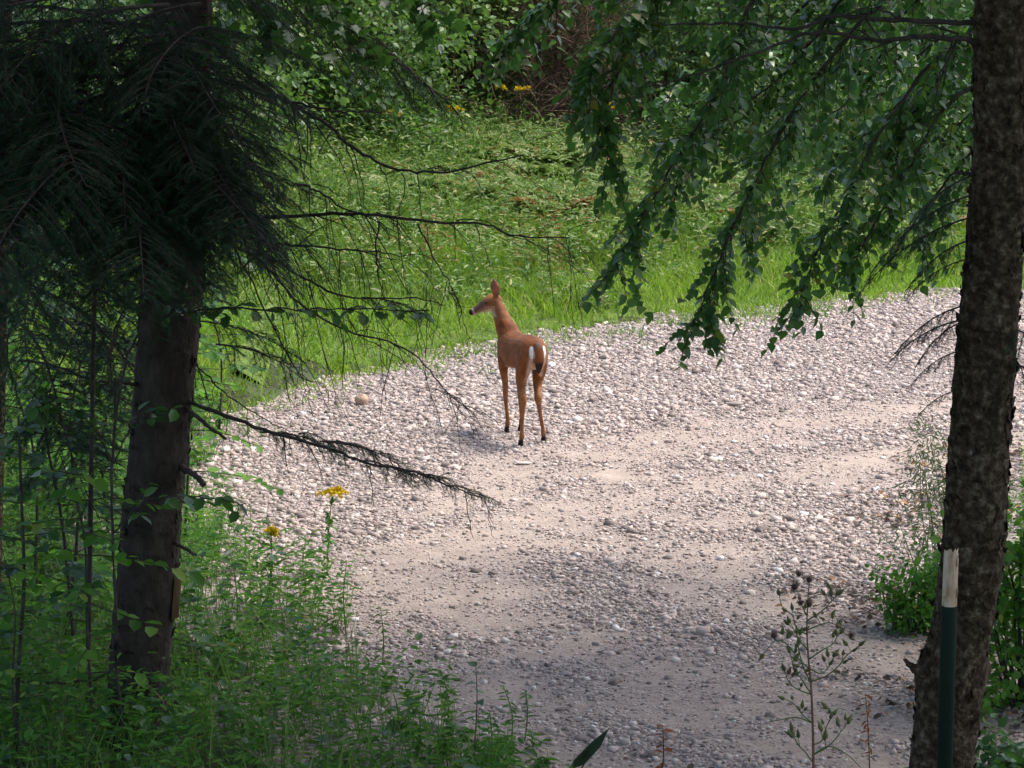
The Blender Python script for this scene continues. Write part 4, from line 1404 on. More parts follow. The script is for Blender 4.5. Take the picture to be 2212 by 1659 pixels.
# ------------------------------------------------------------------ the thicket behind the meadow
GR = 'shrubs of the thicket behind the meadow'
sh1 = make_shrub('leafy_shrub', 'tall leafy green shrub in the thicket behind the fern meadow', 'shrub', 3.6, 1.7, 5200, .085, OVATE, 'thicket', 201, GR, clumps=34)
sh2 = make_shrub('dark_shrub', 'dark green bushy shrub in the thicket behind the fern meadow', 'shrub', 4.2, 1.8, 5200, .10, OVATE, 'thicket_dark', 202, GR, clumps=34)
sh3 = make_shrub('low_shrub', 'low yellowish green shrub between the ferns and the thicket', 'shrub', 1.6, 1.2, 3000, .075, OVATE, 'thicket', 203, GR, clumps=26)
s1, s2, s3, lab = [], [], [], []
for u, Y, k in ((640, 43, 1), (560, 39, 2), (480, 37, 1), (740, 46, 2), (820, 45, 1), (900, 48, 2), (880, 44.5, 3), (980, 47.5, 1), (1060, 50, 2), (1370, 49, 2), (1460, 47, 1), (1560, 46, 2), (1660, 45, 1),
                (1760, 47, 2), (1860, 46, 1), (1960, 45, 2), (2060, 46, 1), (2170, 44, 2), (2270, 45, 1), (400, 35, 2), (310, 33, 1), (220, 31, 2), (120, 30, 1), (20, 29, 2), (-80, 30, 1),
                (1000, 53, 2), (1150, 54, 2), (1280, 53, 2), (850, 54, 1), (700, 52, 2), (560, 50, 1), (420, 46, 2), (280, 42, 1), (140, 40, 2), (0, 38, 1), (1420, 54, 1), (1600, 54, 2), (1780, 54, 1), (1950, 54, 2), (2130, 53, 1),
                (690, 42, 3), (770, 43, 3), (600, 38, 3), (1500, 44, 3), (1620, 43.5, 3), (1750, 43.5, 3), (1880, 43, 3), (2010, 43, 3), (2130, 42, 3), (520, 35.5, 3), (430, 33.5, 3), (350, 31.5, 3)):
    x, y = at_uv(u, Y - 5.0 * smooth(38, 43, Y))
    (s1, s2, s3)[k - 1].append((x, y, R.uniform(0, 6.28), R.uniform(.62, 1.25)))
    if u < 520:
        lab.append(((s1, s2, s3)[k - 1], len((s1, s2, s3)[k - 1]) - 1))
for spots_, proto, lb in ((s1, sh1, 'leafy green shrub in the dark wood beyond the leaning spruce'), (s2, sh2, 'dark bushy shrub in the dark wood beyond the leaning spruce'), (s3, sh3, 'low shrub at the edge of the wood beyond the leaning spruce')):
    for k, o in enumerate(scatter(proto, spots_)):
        if any(a is spots_ and b == k for a, b in lab):
            tag(o, lb, None, 'shrubs in the wood beyond the leaning spruce')
# a young maple with broad leaves in the dark gap
t = make_sapling('maple_sapling', 'young maple with broad pale leaves beside the brown dead brush', 'sapling', 3.0, 26, .95, .24, MAPLE, 'thicket', 204, 80, lstep=.13)
place(t, *at_uv(1040, 41.0), 1.0, 1.0)

# dead brown brush in the gap
def dead_brush(name, label, u, Y, h, r0, n_, seedv):
    x, y = at_uv(u, Y)
    t = thing(name, label, 'dead brush', (0, 0, 0))
    r = np.random.default_rng(seedv)
    mb = MB()
    for k in range(n_):
        b0 = np.array([r.normal(0, r0 * .5), r.normal(0, r0 * .4), r.uniform(0, h * .85)])
        d = unit(np.array([r.normal(0, .8), r.normal(0, .6), r.normal(.25, .7)]))
        L = r.uniform(.3, 1.1)
        q = np.linspace(0, 1, 6)[:, None]
        p = b0 + d * L * q + np.array([0, 0, -.3]) * L * q ** 2 + np.cumsum(r.normal(0, .02, (6, 3)), 0)
        tube(mb, p, np.linspace(.012, .004, 6) * r.uniform(.5, 1.3), 3)
        for g in range(4):
            j = r.integers(1, 6)
            d2 = unit(d + r.normal(0, .8, 3))
            tube(mb, p[j] + d2 * np.linspace(0, L * .4, 3)[:, None], np.linspace(.005, .002, 3), 3)
    mb.build('twigs', M['dead_brown'], t)
    mb = MB()
    tube(mb, spline([(0, 0, -.1), (.05, 0, h * .5), (-.03, 0, h)], 10), np.linspace(.05, .02, 10), 7, 0, 0, .06)
    mb.build('stem', M['dead_brown'], t)
    place(t, x, y)
    return t


dead_brush('dead_conifer', 'tangle of dead brown conifer twigs in the dark gap of the thicket', 1195, 41.6, 3.4, 1.2, 620, 5)
dead_brush('dead_conifer', 'lower heap of dead brown twigs at the foot of the dark gap', 1255, 40.9, 1.1, 1.3, 300, 6)

for k, pts in enumerate(([(935, 345, 40), (975, 270, 40), (990, 215, 40), (985, 150, 40)], [(1185, 330, 39.5), (1178, 270, 39.5), (1150, 225, 39.5)], [(1180, 320, 39.6), (1200, 290, 39.6), (1212, 262, 39.6)],
                         [(1275, 260, 41), (1272, 140, 41), (1268, 40, 41)], [(640, 380, 36), (648, 300, 36), (640, 230, 36)], [(1590, 330, 40), (1640, 250, 40), (1700, 190, 40)])):
    q = I(pts)
    g = np.array([q[0][0], q[0][1], float(tz(q[0][0], q[0][1])) - .05])
    t = thing('bare_shrub', 'bare tan leafless shrub standing in front of the thicket shrubs', 'dead shrub', (g[0], g[1], float(tz(g[0], g[1]))), 'bare shrubs in front of the thicket')
    dead_branch(t, [g] + q, .016, 7, .5, 900 + k, -.3, None, 'stem', 'twig_pale')

# trees standing over the thicket
def crown_tree(name, label, h, radius, n_leaf, lsize, mat, seedv, z0=.3, group=None):
    r = np.random.default_rng(seedv)
    t = thing(name, label, 'tree', (0, 0, 0), group)
    mb = MB()
    c = spline([(0, 0, -.2), (r.normal(0, .1), r.normal(0, .1), h * .4), (r.normal(0, .25), r.normal(0, .25), h * .95)], 24)
    tube(mb, c, np.linspace(.10 + h * .006, .03, 24), 10, 0, 0, .04)
    cl = []
    for k in range(46):
        s = r.uniform(z0, 1)
        i = min(int(s * 23), 23)
        az = k * 2.4
        L = radius * r.uniform(.55, 1.1) * (1.1 - .6 * s)
        e = c[i] + np.array([math.cos(az) * L, math.sin(az) * L, r.uniform(.0, .35) * L])
        m_ = (c[i] + e) / 2 + np.array([0, 0, .12 * L])
        pth = spline([c[i], m_, e], 8)
        tube(mb, pth, np.linspace(.03, .008, 8), 5)
        cl += [e, pth[5]]
    mb.build('trunk', M['bark_dark'], t, True)
    cl = np.array(cl)
    ii = r.integers(0, len(cl), n_leaf)
    pos = cl[ii] + np.clip(r.normal(0, 1, (n_leaf, 3)), -2, 2) * np.array([radius * .2, radius * .2, radius * .12])
    mb = MB()
    leaves(mb, pos, r.normal(0, 1, (n_leaf, 3)) + np.array([0, 0, -.3]), np.array([0, 0, 1.]) + r.normal(0, .5, (n_leaf, 3)), lsize * r.uniform(.6, 1.2, n_leaf), OVATE)
    o = mb.build('crown', M[mat], t)
    o['kind'] = 'stuff'
    return t


GT = 'trees standing over the thicket'
ct = crown_tree('broadleaf_tree', 'slim broadleaf tree rising out of the thicket behind the meadow', 11, 3.0, 9000, .14, 'thicket_dark', 301, .22, GT)
spots = [(700, 49), (950, 52), (1110, 51), (1330, 51.5), (1500, 51), (1700, 50), (1900, 50), (2120, 49), (500, 44), (330, 38), (120, 35), (1200, 57), (800, 57), (1600, 57)]
scatter(ct, [(*at_uv(u, Y), R.uniform(0, 6.28), R.uniform(.85, 1.2)) for u, Y in spots])
# and the two that arch over the photographer's side of the road and shade it
GS = 'trees arching over the near side of the road'
nt_ = crown_tree('broadleaf_tree', 'tall broadleaf tree arching over the near side of the road', 15, 4.6, 16000, .15, 'maple', 302, .55, GS)
for k, (x, y) in enumerate(((-5.5, 9.0), (5.6, 11.0), (3.6, 4.5), (6.0, 15.8))):
    o = nt_ if k == 0 else dup(nt_, (0, 0, 0))
    place(o, x, y, k * 1.3, 1.0)

# ------------------------------------------------------------------ grass, ferns and weeds
def blades(mb, x, y, z, h, wd, lean=.35, r=None):
    n = len(x)
    az = rng.uniform(0, 6.283, n)
    d = np.stack([np.cos(az), np.sin(az), np.zeros(n)], -1)
    fa = rng.uniform(0, 6.283, n)
    s_ = np.stack([np.cos(fa), np.sin(fa), np.zeros(n)], -1)
    p = np.stack([x, y, z], -1)
    L = (lean * rng.uniform(.2, 1.6, n) * h)[:, None]
    hh = np.stack([np.zeros(n), np.zeros(n), h], -1)
    w_ = wd[:, None] * s_ * .5
    V = np.stack([p - w_, p + w_, p + hh * .55 + d * L * .35 + w_ * .8, p + hh * .55 + d * L * .35 - w_ * .8, p + hh * rng.uniform(.8, 1.0, n)[:, None] + d * L], 1)
    b_ = (np.arange(n) * 5)[:, None]
    F = np.vstack([b_ + np.array([[0, 1, 2]]), b_ + np.array([[0, 2, 3]]), b_ + np.array([[3, 2, 4]])])
    mb.add(V.reshape(-1, 3), F, np.repeat(rng.random(n) if r is None else r, 5))


def meadow_points(n, ymax, margin=1.5):
    """Spots on the bank beyond the road (and at its left), denser where it is nearer."""
    x = rng.uniform(-9, 12, n)
    y = rng.uniform(24, ymax, n)
    sd_ = -poly_sd(x, y) + .30 * vnoise(x, y, .6, 2) + .16 * vnoise(x, y, .17, 1)
    k = (sd_ > -.05) & in_view(x, y, margin) & (y > far_edge_y(x) - .6)
    return x[k], y[k], sd_[k]


x, y, s = meadow_points(190000, 43)
dens = np.where(s < 2.2, 1.0, np.where(s < 5, .55, .35)) * (.30 + .70 * smooth(.0, .9, s + .45 * vnoise(x, y, .25, 3)))
k = rng.random(len(x)) < dens
x, y, s = x[k], y[k], s[k]
hn = .5 + .5 * vnoise(x, y, .9, 1)
h = (.035 + .115 * smooth(0, 1.4, s) + .22 * smooth(.8, 4.5, s)) * (.65 + .7 * np.clip(hn, 0, 1)) * rng.uniform(.6, 1.25, len(x))
mb = MB()
cn = np.clip(.5 + .32 * vnoise(x, y, .7, 0) + rng.normal(0, .16, len(x)), 0, .97)
cn = np.where(rng.random(len(x)) < .04, 1.0, cn)
blades(mb, x, y, np.maximum(tz(x, y), road_z(x, y) * (s < 1)), h, rng.uniform(.009, .018, len(x)), .95, cn)
tag(mb.build('grass', M['grass']), 'short lime green grass along the far edge of the gravel', 'grass', kind='stuff')
print('grass', len(x))

x, y, s = meadow_points(90000, 44)
k = rng.random(len(x)) < smooth(1.4, 4.5, s + .8 * vnoise(x, y, .9, 3)) * .75
x, y, s = x[k], y[k], s[k]
mb = MB()
h = (.30 + .35 * smooth(2, 7, s)) * rng.uniform(.55, 1.25, len(x)) * (.8 + .35 * vnoise(x, y, 1.1, 0))
blades(mb, x, y, tz(x, y), np.maximum(h, .1), rng.uniform(.010, .020, len(x)), .75)
# broad-leaved weeds among the tall grass
kk = rng.permutation(len(x))[:11000]
for rep in range(4):
    pz = tz(x[kk], y[kk]) + np.maximum(h[kk], .15) * rng.uniform(.35, 1.05, len(kk))
    leaves(mb, np.stack([x[kk] + rng.normal(0, .05, len(kk)), y[kk] + rng.normal(0, .05, len(kk)), pz], -1), rvec(len(kk)) + np.array([0, 0, .2]), rvec(len(kk), .5) + np.array([0, 0, 1]), rng.uniform(.05, .11, len(kk)), LANCE)
tag(mb.build('tall_grass', M['grass_tall']), 'tall mixed grass and weeds filling the meadow before the thicket', 'grass', kind='stuff')


# sparse grass tufts and weeds creeping onto the gravel
n = 60000
x, y = rng.uniform(-6, 8, n), rng.uniform(22, 36, n)
sd_ = poly_sd(x, y)
k = (sd_ > -.2) & (sd_ < 1.3) & (y > far_edge_y(x) - 1.2) & (rng.random(n) < np.exp(-np.maximum(sd_, 0) * 3.0) * smooth(-.3, .5, vnoise(x, y, .35, 2)))
x, y = x[k], y[k]
mb = MB()
blades(mb, x, y, np.maximum(road_z(x, y), 0), rng.uniform(.04, .14, len(x)), rng.uniform(.007, .014, len(x)), .9)
leaves(mb, np.stack([x, y, np.maximum(road_z(x, y), 0) + rng.uniform(.02, .05, len(x))], -1)[::4], rvec(len(x[::4])) * np.array([1, 1, .3]), np.tile([0, 0, 1.], (len(x[::4]), 1)), rng.uniform(.03, .07, len(x[::4])), OVATE)
tag(mb.build('edge_grass', M['grass_tall']), 'sparse tufts of grass creeping over the gravel edge', 'grass', kind='stuff')


# ferns
def fern_mesh(seedv, nf=8, L=.75):
    r = np.random.default_rng(seedv)
    mb = MB()
    for k in range(nf):
        az = k * 2.4 + r.normal(0, .3)
        l_ = L * r.uniform(.7, 1.1)
        t = np.linspace(0, 1, 9)
        out = np.array([math.cos(az), math.sin(az), 0])
        ax = out * (t ** 1.25 * l_ * .75)[:, None] + np.array([0, 0, 1.]) * (l_ * .80 * (t - .42 * t ** 2.4))[:, None]
        tube(mb, ax, np.linspace(.006, .002, 9), 3, r.random())
        sdv = np.cross(out, [0, 0, 1.])
        s = np.repeat(np.linspace(.22, .99, 15), 2)
        sg = np.tile([1., -1.], 15)
        p = np.stack([np.interp(s, t, ax[:, i]) for i in range(3)], -1)
        td = unit(np.gradient(ax, axis=0))
        dd = np.stack([np.interp(s, t, td[:, i]) for i in range(3)], -1)
        pl = l_ * .34 * np.sin(np.clip((1.08 - s) * 1.9, 0, 1.57)) * r.uniform(.85, 1.1, 30)
        leaves(mb, p, dd * .35 + sdv[None] * sg[:, None] + np.array([0, 0, -.1]), np.cross(sdv, dd) + r.normal(0, .15, (30, 3)), pl, LANCE, np.clip(r.normal(.5, .22) + r.normal(0, .08, 30), 0, .93))
    return mb


FERN = [fern_mesh(k) for k in (1, 2, 3)]
FM = [f.mesh('fern', M['fern']) for f in FERN]
FMR = FERN[1].mesh('fern', M['fern_rust'])
cnt = 0
for tr in range(5000):
    if cnt >= 290:
        break
    Yf = R.uniform(34, 41.5)
    u = R.uniform(700, 2250)
    x, y = at_uv(u, Yf)
    if 1040 < u < 1340 and Yf > 40.2:
        continue
    if -float(poly_sd(x, y)) < 2.6 + 1.0 * float(vnoise(x, y, 1.5, 2)) or float(vnoise(x, y, 1.3, 3)) < -.25 - .6 * (u > 900):
        continue
    rusty = R.random() < .045
    o = bpy.data.objects.new('fern', FMR if rusty else FM[cnt % 3])
    col.objects.link(o)
    place(o, x, y, R.uniform(0, 6.28), R.uniform(.55, 1.1))
    if rusty:
        tag(o, 'rusty brown fern among the green ferns of the meadow', 'fern', 'rusty ferns in the meadow')
    else:
        tag(o, 'pale green fern in the meadow before the thicket', 'fern', 'ferns in the meadow')
    cnt += 1


# goldenrod: stem, lance leaves, yellow plume
def goldenrod(label, u, Y, h, plume, seedv, v=None):
    r = np.random.default_rng(seedv)
    x, y = at_uv(u, Y)
    z = float(tz(x, y))
    t = thing('goldenrod', label, 'flower', (x, y, z))
    c = spline([(x, y, z - .03), (x + r.normal(0, .03), y, z + h * .5), (x + r.normal(0, .06), y, z + h)], 14)
    mb = MB()
    tube(mb, c, np.linspace(.004, .002, 14), 5)
    mb.build('stem', M['stem_green'], t)
    mb = MB()
    i = r.integers(2, 12, 40)
    leaves(mb, c[i], r.normal(0, 1, (40, 3)) + np.array([0, 0, .2]), np.array([0, 0, 1.]) + r.normal(0, .3, (40, 3)), .07 * r.uniform(.6, 1.2, 40), LANCE)
    mb.build('foliage', M['herb'], t)
    mb = MB()
    for k in range(9):
        d = np.array([r.normal(0, 1), r.normal(0, .6), r.uniform(.2, .7)])
        q = c[-1] + unit(d) * plume * r.uniform(.5, 1.1) * np.linspace(0, 1, 12)[:, None] + np.array([0, 0, -.4]) * plume * (np.linspace(0, 1, 12) ** 2)[:, None]
        for rep in range(4):
            leaves(mb, q + r.normal(0, .006, q.shape), r.normal(0, 1, (12, 3)), r.normal(0, 1, (12, 3)), .016, BROAD)
    mb.build('flower_plume', M['yellow'], t)
    return t


def h_for(v, Y):
    return float(P(1106, v, Y)[2])


goldenrod('goldenrod with a bright yellow plume at the weedy gravel edge below the dead branch', 700, 18.6, h_for(1062, 18.6), .12, 81)
goldenrod('goldenrod with a small yellow plume in the weeds right of the spruce', 560, 17.5, h_for(1150, 17.5), .05, 82)
for k, (u, Y, h_) in enumerate(((1085, 39.5, .95), (1318, 38.5, .9), (985, 38, .8), (1130, 40, .9), (860, 37.5, .8))):
    o = goldenrod('goldenrod with a yellow plume among the ferns of the far meadow', u, Y, h_, .14, 84 + k)
    o['group'] = 'goldenrod in the meadow'


# near weeds: a dense cover at the left and small patches at the right
def cover(name, label, inside, n, hmin, hmax, lsize, nleaf, seedv, T=LANCE, mat='herb', box=(-6, 6, 12.2, 25)):
    r = np.random.default_rng(seedv)
    x, y = r.uniform(box[0], box[1], n), r.uniform(box[2], box[3], n)
    k = inside(x, y)
    x, y = x[k], y[k]
    n = len(x)
    h = (hmin + (hmax - hmin) * np.clip(.5 + .5 * vnoise(x, y, .6, 0) + r.normal(0, .18, n), 0, 1.3))
    mb = MB()
    az = r.uniform(0, 6.28, n)
    lx, ly = np.cos(az) * h * .2, np.sin(az) * h * .2
    for g in range(nleaf):
        f = (g + r.random(n)) / nleaf * .8 + .22
        p = np.stack([x + lx * f ** 2, y + ly * f ** 2, tz(x, y) + h * f], -1)
        a2 = g * 2.4 + az + r.normal(0, .3, n)
        d = np.stack([np.cos(a2), np.sin(a2), r.normal(.28, .3, n)], -1)
        leaves(mb, p, d, np.array([0, 0, 1.]) + r.normal(0, .3, (n, 3)), lsize * r.uniform(.6, 1.25, n) * (1.15 - .45 * f), T, np.clip(r.normal(.47, .30, n), 0, .999))
    p0 = np.stack([x, y, tz(x, y)], -1)
    p1 = np.stack([x + lx, y + ly, tz(x, y) + h], -1)
    V = np.stack([p0 + [.002, 0, 0], p0 - [.002, 0, 0], p1], 1)
    mb.add(V.reshape(-1, 3), np.arange(n * 3).reshape(-1, 3), .2)
    return tag(mb.build(name, M[mat]), label, 'weeds', kind='stuff')


def in_left(x, y):
    s = -poly_sd(x, y) + .2 * vnoise(x, y, .5, 1)
    return (s > .08) & (x < 1.2) & (y < 24) & in_view(x, y, .8) & (rng.random(len(x)) < smooth(.0, .4, s + .25))


def in_right(x, y):
    s = -poly_sd(x, y) + .15 * vnoise(x, y, .4, 1)
    return (s > .02) & (x > 1.5) & (y < 27) & in_view(x, y, 2.4)


cover('weed_cover', 'dense green weeds covering the ground left of the gravel', in_left, 10500, .16, .52, .080, 11, 401)
cover('leafy_weed_cover', 'broad leaved weeds mixed into the left ground cover', in_left, 2200, .12, .48, .095, 6, 402, OVATE, 'maple')
cover('trunk_foot_weeds', 'green weeds growing around the foot of the right trunk', in_right, 5600, .08, .34, .060, 10, 403, box=(1.4, 8, 12.2, 27))

def in_meadow(x, y):
    s = -poly_sd(x, y) + .9 * vnoise(x, y, .9, 3)
    return (s > 1.8) & (y > far_edge_y(x)) & in_view(x, y, 1.2)


cover('meadow_weeds', 'pale leafy weeds and seedlings mixed through the meadow grass', in_meadow, 8000, .2, .85, .105, 8, 404, mat='meadow_weed', box=(-9, 9, 29, 43.5))
cover('rusty_meadow_weeds', 'rust coloured dying weeds dotted through the meadow', lambda x, y: in_meadow(x, y) & (vnoise(x, y, .5, 2) > .70), 5000, .3, .75, .08, 8, 405, mat='fern_rust', box=(-9, 9, 31, 41))

# stray grass in the left weeds
n = 7000
x, y = rng.uniform(-5.5, 1.2, n), rng.uniform(13, 24, n)
k = in_left(x, y)
x, y = x[k], y[k]
mb = MB()
blades(mb, x, y, tz(x, y), rng.uniform(.2, .6, len(x)), rng.uniform(.005, .010, len(x)), .5)
tag(mb.build('weed_grass', M['grass_tall']), 'long grass blades standing in the weeds left of the gravel', 'grass', kind='stuff')

# fallen leaves at the right edge of the road and under the trees
n = 14000
x, y = rng.uniform(.9, 4.6, n), rng.uniform(13, 23, n)
sd_ = poly_sd(x, y)
k = (sd_ > -.6) & (sd_ < 1.0) & (rng.random(n) < np.exp(-np.abs(sd_ - .25) * 2.0) * smooth(-.5, .5, vnoise(x, y, .7, 3) + .35))
x, y = x[k], y[k]
mb = MB()
leaves(mb, np.stack([x, y, road_z(x, y) + .022], -1), rvec(len(x)) * np.array([1, 1, .25]), rvec(len(x), .3) + np.array([0, 0, 1.]), rng.uniform(.025, .06, len(x)), OVATE)
tag(mb.build('leaf_litter', M['litter']), 'brown fallen leaves scattered along the right edge of the gravel', 'fallen leaves', kind='stuff')

# bushes
b1 = make_shrub('green_bush', 'fresh green bush at the gravel edge left of the scaly trunk', 'bush', .70, .30, 1500, .052, OVATE, 'herb', 501, clumps=22)
place(b1, *at_uv(1995, 17.2), 0, .82)
b2 = make_shrub('green_bush', 'leafy green bush behind the scaly trunk on its right', 'bush', 1.3, .5, 2600, .06, OVATE, 'herb', 502, clumps=28)
place(b2, *at_uv(2235, 15.6), 0, 1.0)
b3 = make_shrub('pale_bush', 'wispy pale bush reaching over the gravel beside the scaly trunk', 'bush', 1.38, .42, 900, .055, NARROW, 'pale_bush', 503, clumps=16, stem='stem_green', low=.55, stem_r=.42)
place(b3, *at_uv(2062, 17.4), 0, 1.0)
b4 = make_shrub('green_bush', 'low dark leafy bush right of the trunk foot', 'bush', .55, .36, 1200, .06, OVATE, 'maple', 504, clumps=18)
place(b4, *at_uv(2185, 13.4), 0, 1.0)


# single plants in front
def weed(name, label, u, Y, v_top, lsize, nl, T, mat, seedv, stem='stem_green', lean=0.0, droop=.1):
    r = np.random.default_rng(seedv)
    x, y = at_uv(u, Y)
    t = thing(name, label, 'plant', (x, y, 0))
    top = P(u + lean, v_top, Y)
    c = spline([(x, y, -.03), (x * .6 + top[0] * .4 + r.normal(0, .015), y, top[2] * .55), top], 16)
    mb = MB()
    tube(mb, c, np.linspace(.0045, .0018, 16), 5)
    mb.build('stem', M[stem], t)
    fr = []
    for k in range(nl):
        s = .3 + .7 * k / max(nl - 1, 1)
        p = np.array([np.interp(s, np.linspace(0, 1, 16), c[:, i]) for i in range(3)])
        az = k * 2.5 + r.normal(0, .3)
        fr.append((p, unit(np.array([math.cos(az), math.sin(az), r.normal(.15 - droop, .2)])), unit(np.array([0, 0, 1.]) + r.normal(0, .3, 3)), lsize * r.uniform(.7, 1.2)))
    put_leaves(t, fr, T, M[mat], nl)
    return t


weed('broad_leaved_weed', 'tall weed with a few broad heart shaped leaves above the left weeds', 1022, 14.9, 1440, .085, 7, SPADE, 'maple', 601, 'stem_red', 6)
for k, (u, Y, v, lb) in enumerate(((1100, 14.8, 1480, 'lanceolate weed beside the broad heart leaved weed'), (1130, 14.9, 1490, 'slender lanceolate weed at the tip of the weed bank'), (965, 15.2, 1460, 'slender weed with narrow leaves behind the heart leaved weed'),
                                   (820, 16.4, 1310, 'upright spiky weed against the shaded gravel'), (745, 17.0, 1210, 'tall thin weed standing at the top of the weed bank'), (660, 18.0, 1160, 'dark topped weed at the gravel edge near the goldenrod'),
                                   (1060, 14.7, 1540, 'bushy lanceolate weed low on the weed bank tip'), (890, 15.4, 1500, 'leafy weed on the crest of the left weed bank'), (1160, 14.7, 1580, 'low weed at the outermost tip of the weed bank'))):
    weed('lanceolate_weed', lb, u, Y, v, .055, 18, LANCE, 'herb', 610 + k, lean=R.uniform(-14, 14))
for k in range(12):
    u = 900 + 24 * k + R.uniform(-14, 14)
    o = weed('bushy_weed', 'bushy small leaved weed on the tip of the weed bank beside the gravel', u, R.uniform(14.3, 14.9), 1590 + 4 * k + R.uniform(-45, 15), .07, 26, LANCE, 'herb', 660 + k, lean=R.uniform(-25, 25))
    o['group'] = 'bushy weeds on the weed bank tip'
pl = thing('pointed_leaf_plant', 'dark pointed leaf on a bare stalk rising from the gravel', 'plant', (P(1225, 1700, 14.2)[0], 14.2, 0))
mb = MB()
tube(mb, spline([(P(1225, 1700, 14.2)[0], 14.2, -.02), P(1226, 1690, 14.2), P(1232, 1655, 14.2)], 8), .004, 5)
tube(mb, spline([P(1262, 1650, 14.2), P(1270, 1625, 14.2), P(1295, 1606, 14.2)], 8), .003, 5)
tube(mb, spline([P(1232, 1655, 14.2), P(1250, 1668, 14.2), P(1262, 1650, 14.2)], 8), .0035, 5)
mb.build('stem', M['twig'], pl)
fr = []
for a_, b_, sz in (((1226, 1664), (1318, 1578), 1.0), ((1258, 1650), (1278, 1618), 1.0)):
    pa, pb_ = P(*a_, 14.2), P(*b_, 14.15)
    fr.append((pa, unit(pb_ - pa), np.array([.5, -1., -.15]), np.linalg.norm(pb_ - pa) * sz))
put_leaves(pl, fr, leaf_template(.13, .06, .05), M['dark_leaf'], 2)
weed('withered_plant', 'small withered plant with curled rust coloured leaves on the gravel', 1432, 14.2, 1572, .055, 12, OVATE, 'rust_leaf', 641, 'twig')
weed('withered_plant', 'reddish thin stalk with tiny drooping leaves between seed plant and trunk', 1900, 14.3, 1500, .045, 18, LANCE, 'rust_leaf', 642, 'stem_red', -30, .5)


# the tall gone-to-seed plant
def bud_mesh():
    mb = MB()
    t = np.array([0, .15, .35, .6, .8, 1.])
    tube(mb, np.stack([np.zeros(6), np.zeros(6), t * .034], -1), np.array([.002, .0065, .0078, .0055, .0032, .0012]), 7, .4)
    return mb.mesh('bud', M['bud'], smooth_shade=True)


def head_mesh():
    mb = MB()
    tube(mb, np.stack([np.zeros(6), np.zeros(6), np.array([0, .3, .5, .7, .9, 1.]) * .026], -1), np.array([.003, .011, .014, .013, .009, .003]), 9, 0, 0)
    r = np.random.default_rng(9)
    d = unit(r.normal(0, 1, (150, 3)) + np.array([0, 0, .4]))
    p = np.array([0, 0, .015]) + d * .012
    wv = np.cross(d, r.normal(0, 1, (150, 3))) * .0007
    mb.add(np.stack([p - wv, p + wv, p + d * .020], 1).reshape(-1, 3), np.arange(450).reshape(-1, 3), .5, 1)
    return mb.mesh('seed_head', [M['seed_brown'], M['fluff']], smooth_shade=True)


BUD, HEAD = bud_mesh(), head_mesh()
YS = 14.0
sx_ = P(1757, 1660, YS)
seedp = thing('seed_plant', 'tall gone-to-seed plant with brown fluffy heads and green buds', 'plant', (sx_[0], YS, 0))
org = np.array(seedp['_org'])


def put_mesh(me, name, p, d, s_=1.0, par=None):
    o = bpy.data.objects.new(name, me)
    col.objects.link(o)
    o.location = [float(q) for q in (np.asarray(p) - org)]
    o.rotation_euler = Vector(d).to_track_quat('Z', 'Y').to_euler()
    o.scale = (s_,) * 3
    o.parent = par or seedp


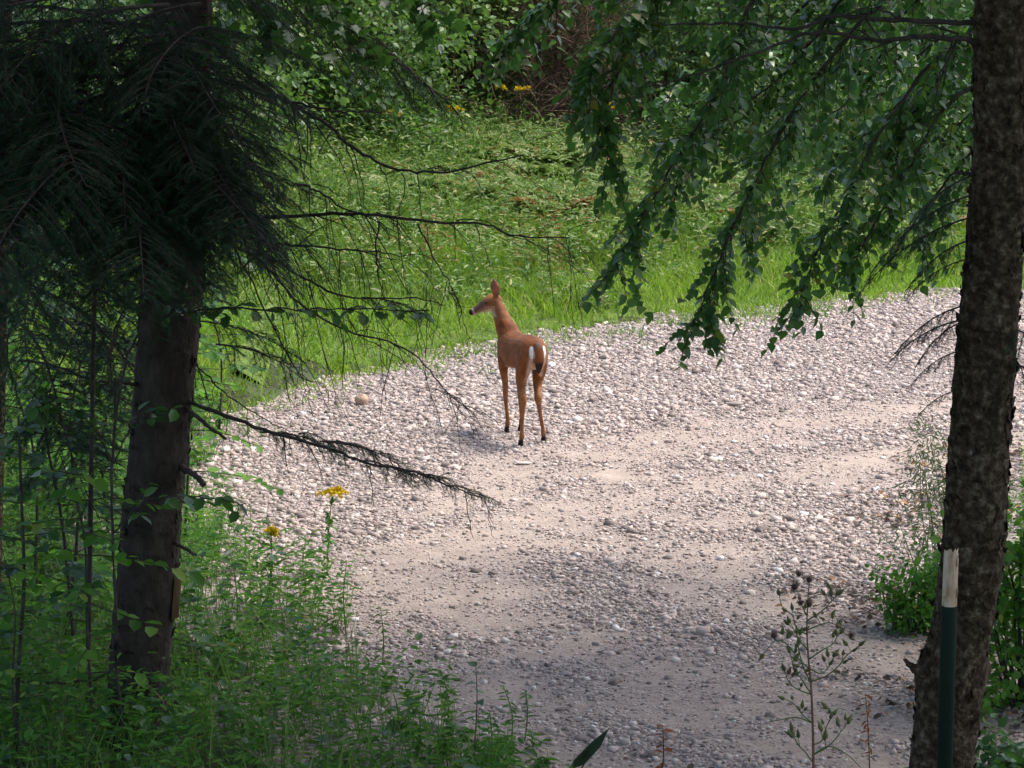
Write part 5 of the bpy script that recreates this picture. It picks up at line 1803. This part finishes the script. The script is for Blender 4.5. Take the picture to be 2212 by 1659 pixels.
mb = MB()
stem = spline([(sx_[0], YS, -.03)] + I([(1757, 1640, YS), (1753, 1500, YS), (1747, 1430, YS), (1743, 1361, YS), (1745, 1300, YS), (1748, 1258, YS)]), 40)
tube(mb, stem, np.linspace(.0075, .0022, 40), 7, 0, 0, .06)
mb.build('stem', M['stem_red'], seedp)
BR = [([(1744, 1375), (1720, 1355), (1712, 1330), (1690, 1310), (1683, 1285)], 3), ([(1745, 1330), (1733, 1310), (1728, 1295)], 2), ([(1745, 1335), (1775, 1320), (1795, 1300), (1810, 1285)], 4),
      ([(1747, 1420), (1775, 1405), (1800, 1390), (1815, 1365), (1835, 1375)], 5), ([(1745, 1362), (1770, 1350), (1790, 1345), (1805, 1350)], 4), ([(1748, 1445), (1722, 1420), (1708, 1400), (1690, 1385), (1672, 1385), (1650, 1412)], 4),
      ([(1750, 1470), (1735, 1440), (1725, 1400), (1722, 1370)], 4), ([(1752, 1490), (1730, 1465), (1715, 1440), (1706, 1410)], 5), ([(1753, 1480), (1785, 1460), (1810, 1440), (1830, 1415), (1855, 1395)], 5),
      ([(1754, 1500), (1725, 1490), (1705, 1475), (1695, 1450)], 5), ([(1755, 1560), (1735, 1545), (1715, 1520), (1695, 1510)], 4), ([(1753, 1445), (1775, 1455), (1790, 1440), (1800, 1420)], 4),
      ([(1756, 1620), (1775, 1600), (1785, 1570), (1800, 1545)], 6), ([(1757, 1635), (1785, 1615), (1810, 1590), (1830, 1560)], 6), ([(1757, 1640), (1740, 1625), (1725, 1610), (1715, 1590)], 4),
      ([(1748, 1400), (1728, 1385), (1716, 1362), (1705, 1350)], 3), ([(1757, 1625), (1790, 1612), (1830, 1630), (1860, 1659)], 0), ([(1754, 1556), (1720, 1550), (1680, 1556), (1660, 1560)], 0)]
rr = np.random.default_rng(33)
for k, (pts, nb) in enumerate(BR):
    q = [P(u, v, YS + rr.normal(0, .02) + (.08 if k % 2 else -.08) * (j / len(pts))) for j, (u, v) in enumerate(pts)]
    q[0] = stem[np.argmin(np.abs(stem[:, 2] - q[0][2]))]
    c = spline(q, 14)
    mb = MB()
    tube(mb, c, np.linspace(.0040, .0019, 14), 5)
    tips = []
    for b_ in range(nb):
        i = rr.integers(4, 14)
        d = unit(np.array([rr.normal(0, .6), rr.normal(0, .5), rr.uniform(.4, 1.1)]))
        L = rr.uniform(.02, .05)
        tube(mb, c[i] + d * L * np.linspace(0, 1, 4)[:, None], np.linspace(.0016, .0011, 4), 4)
        tips.append((c[i] + d * L, d))
    bo = mb.build('branch', M['stem_green'], seedp)
    for p, d in tips:
        put_mesh(BUD, 'bud', p, d, rr.uniform(1.0, 1.55), bo)
    if nb:
        put_mesh(BUD, 'bud', c[-1], unit(c[-1] - c[-3]), 1.4, bo)
for u, v in ((1714, 1275), (1725, 1246), (1748, 1258), (1672, 1380), (1838, 1378), (1728, 1308), (1747, 1312)):
    put_mesh(HEAD, 'seed_head', P(u, v, YS + rr.normal(0, .03)), (rr.normal(0, .2), rr.normal(0, .2), 1), rr.uniform(.9, 1.25))

for o in bpy.data.objects:
    if '_org' in o:
        del o['_org']
print('objects', len(bpy.data.objects), 'tris', sum(len(me.polygons) for me in bpy.data.meshes))
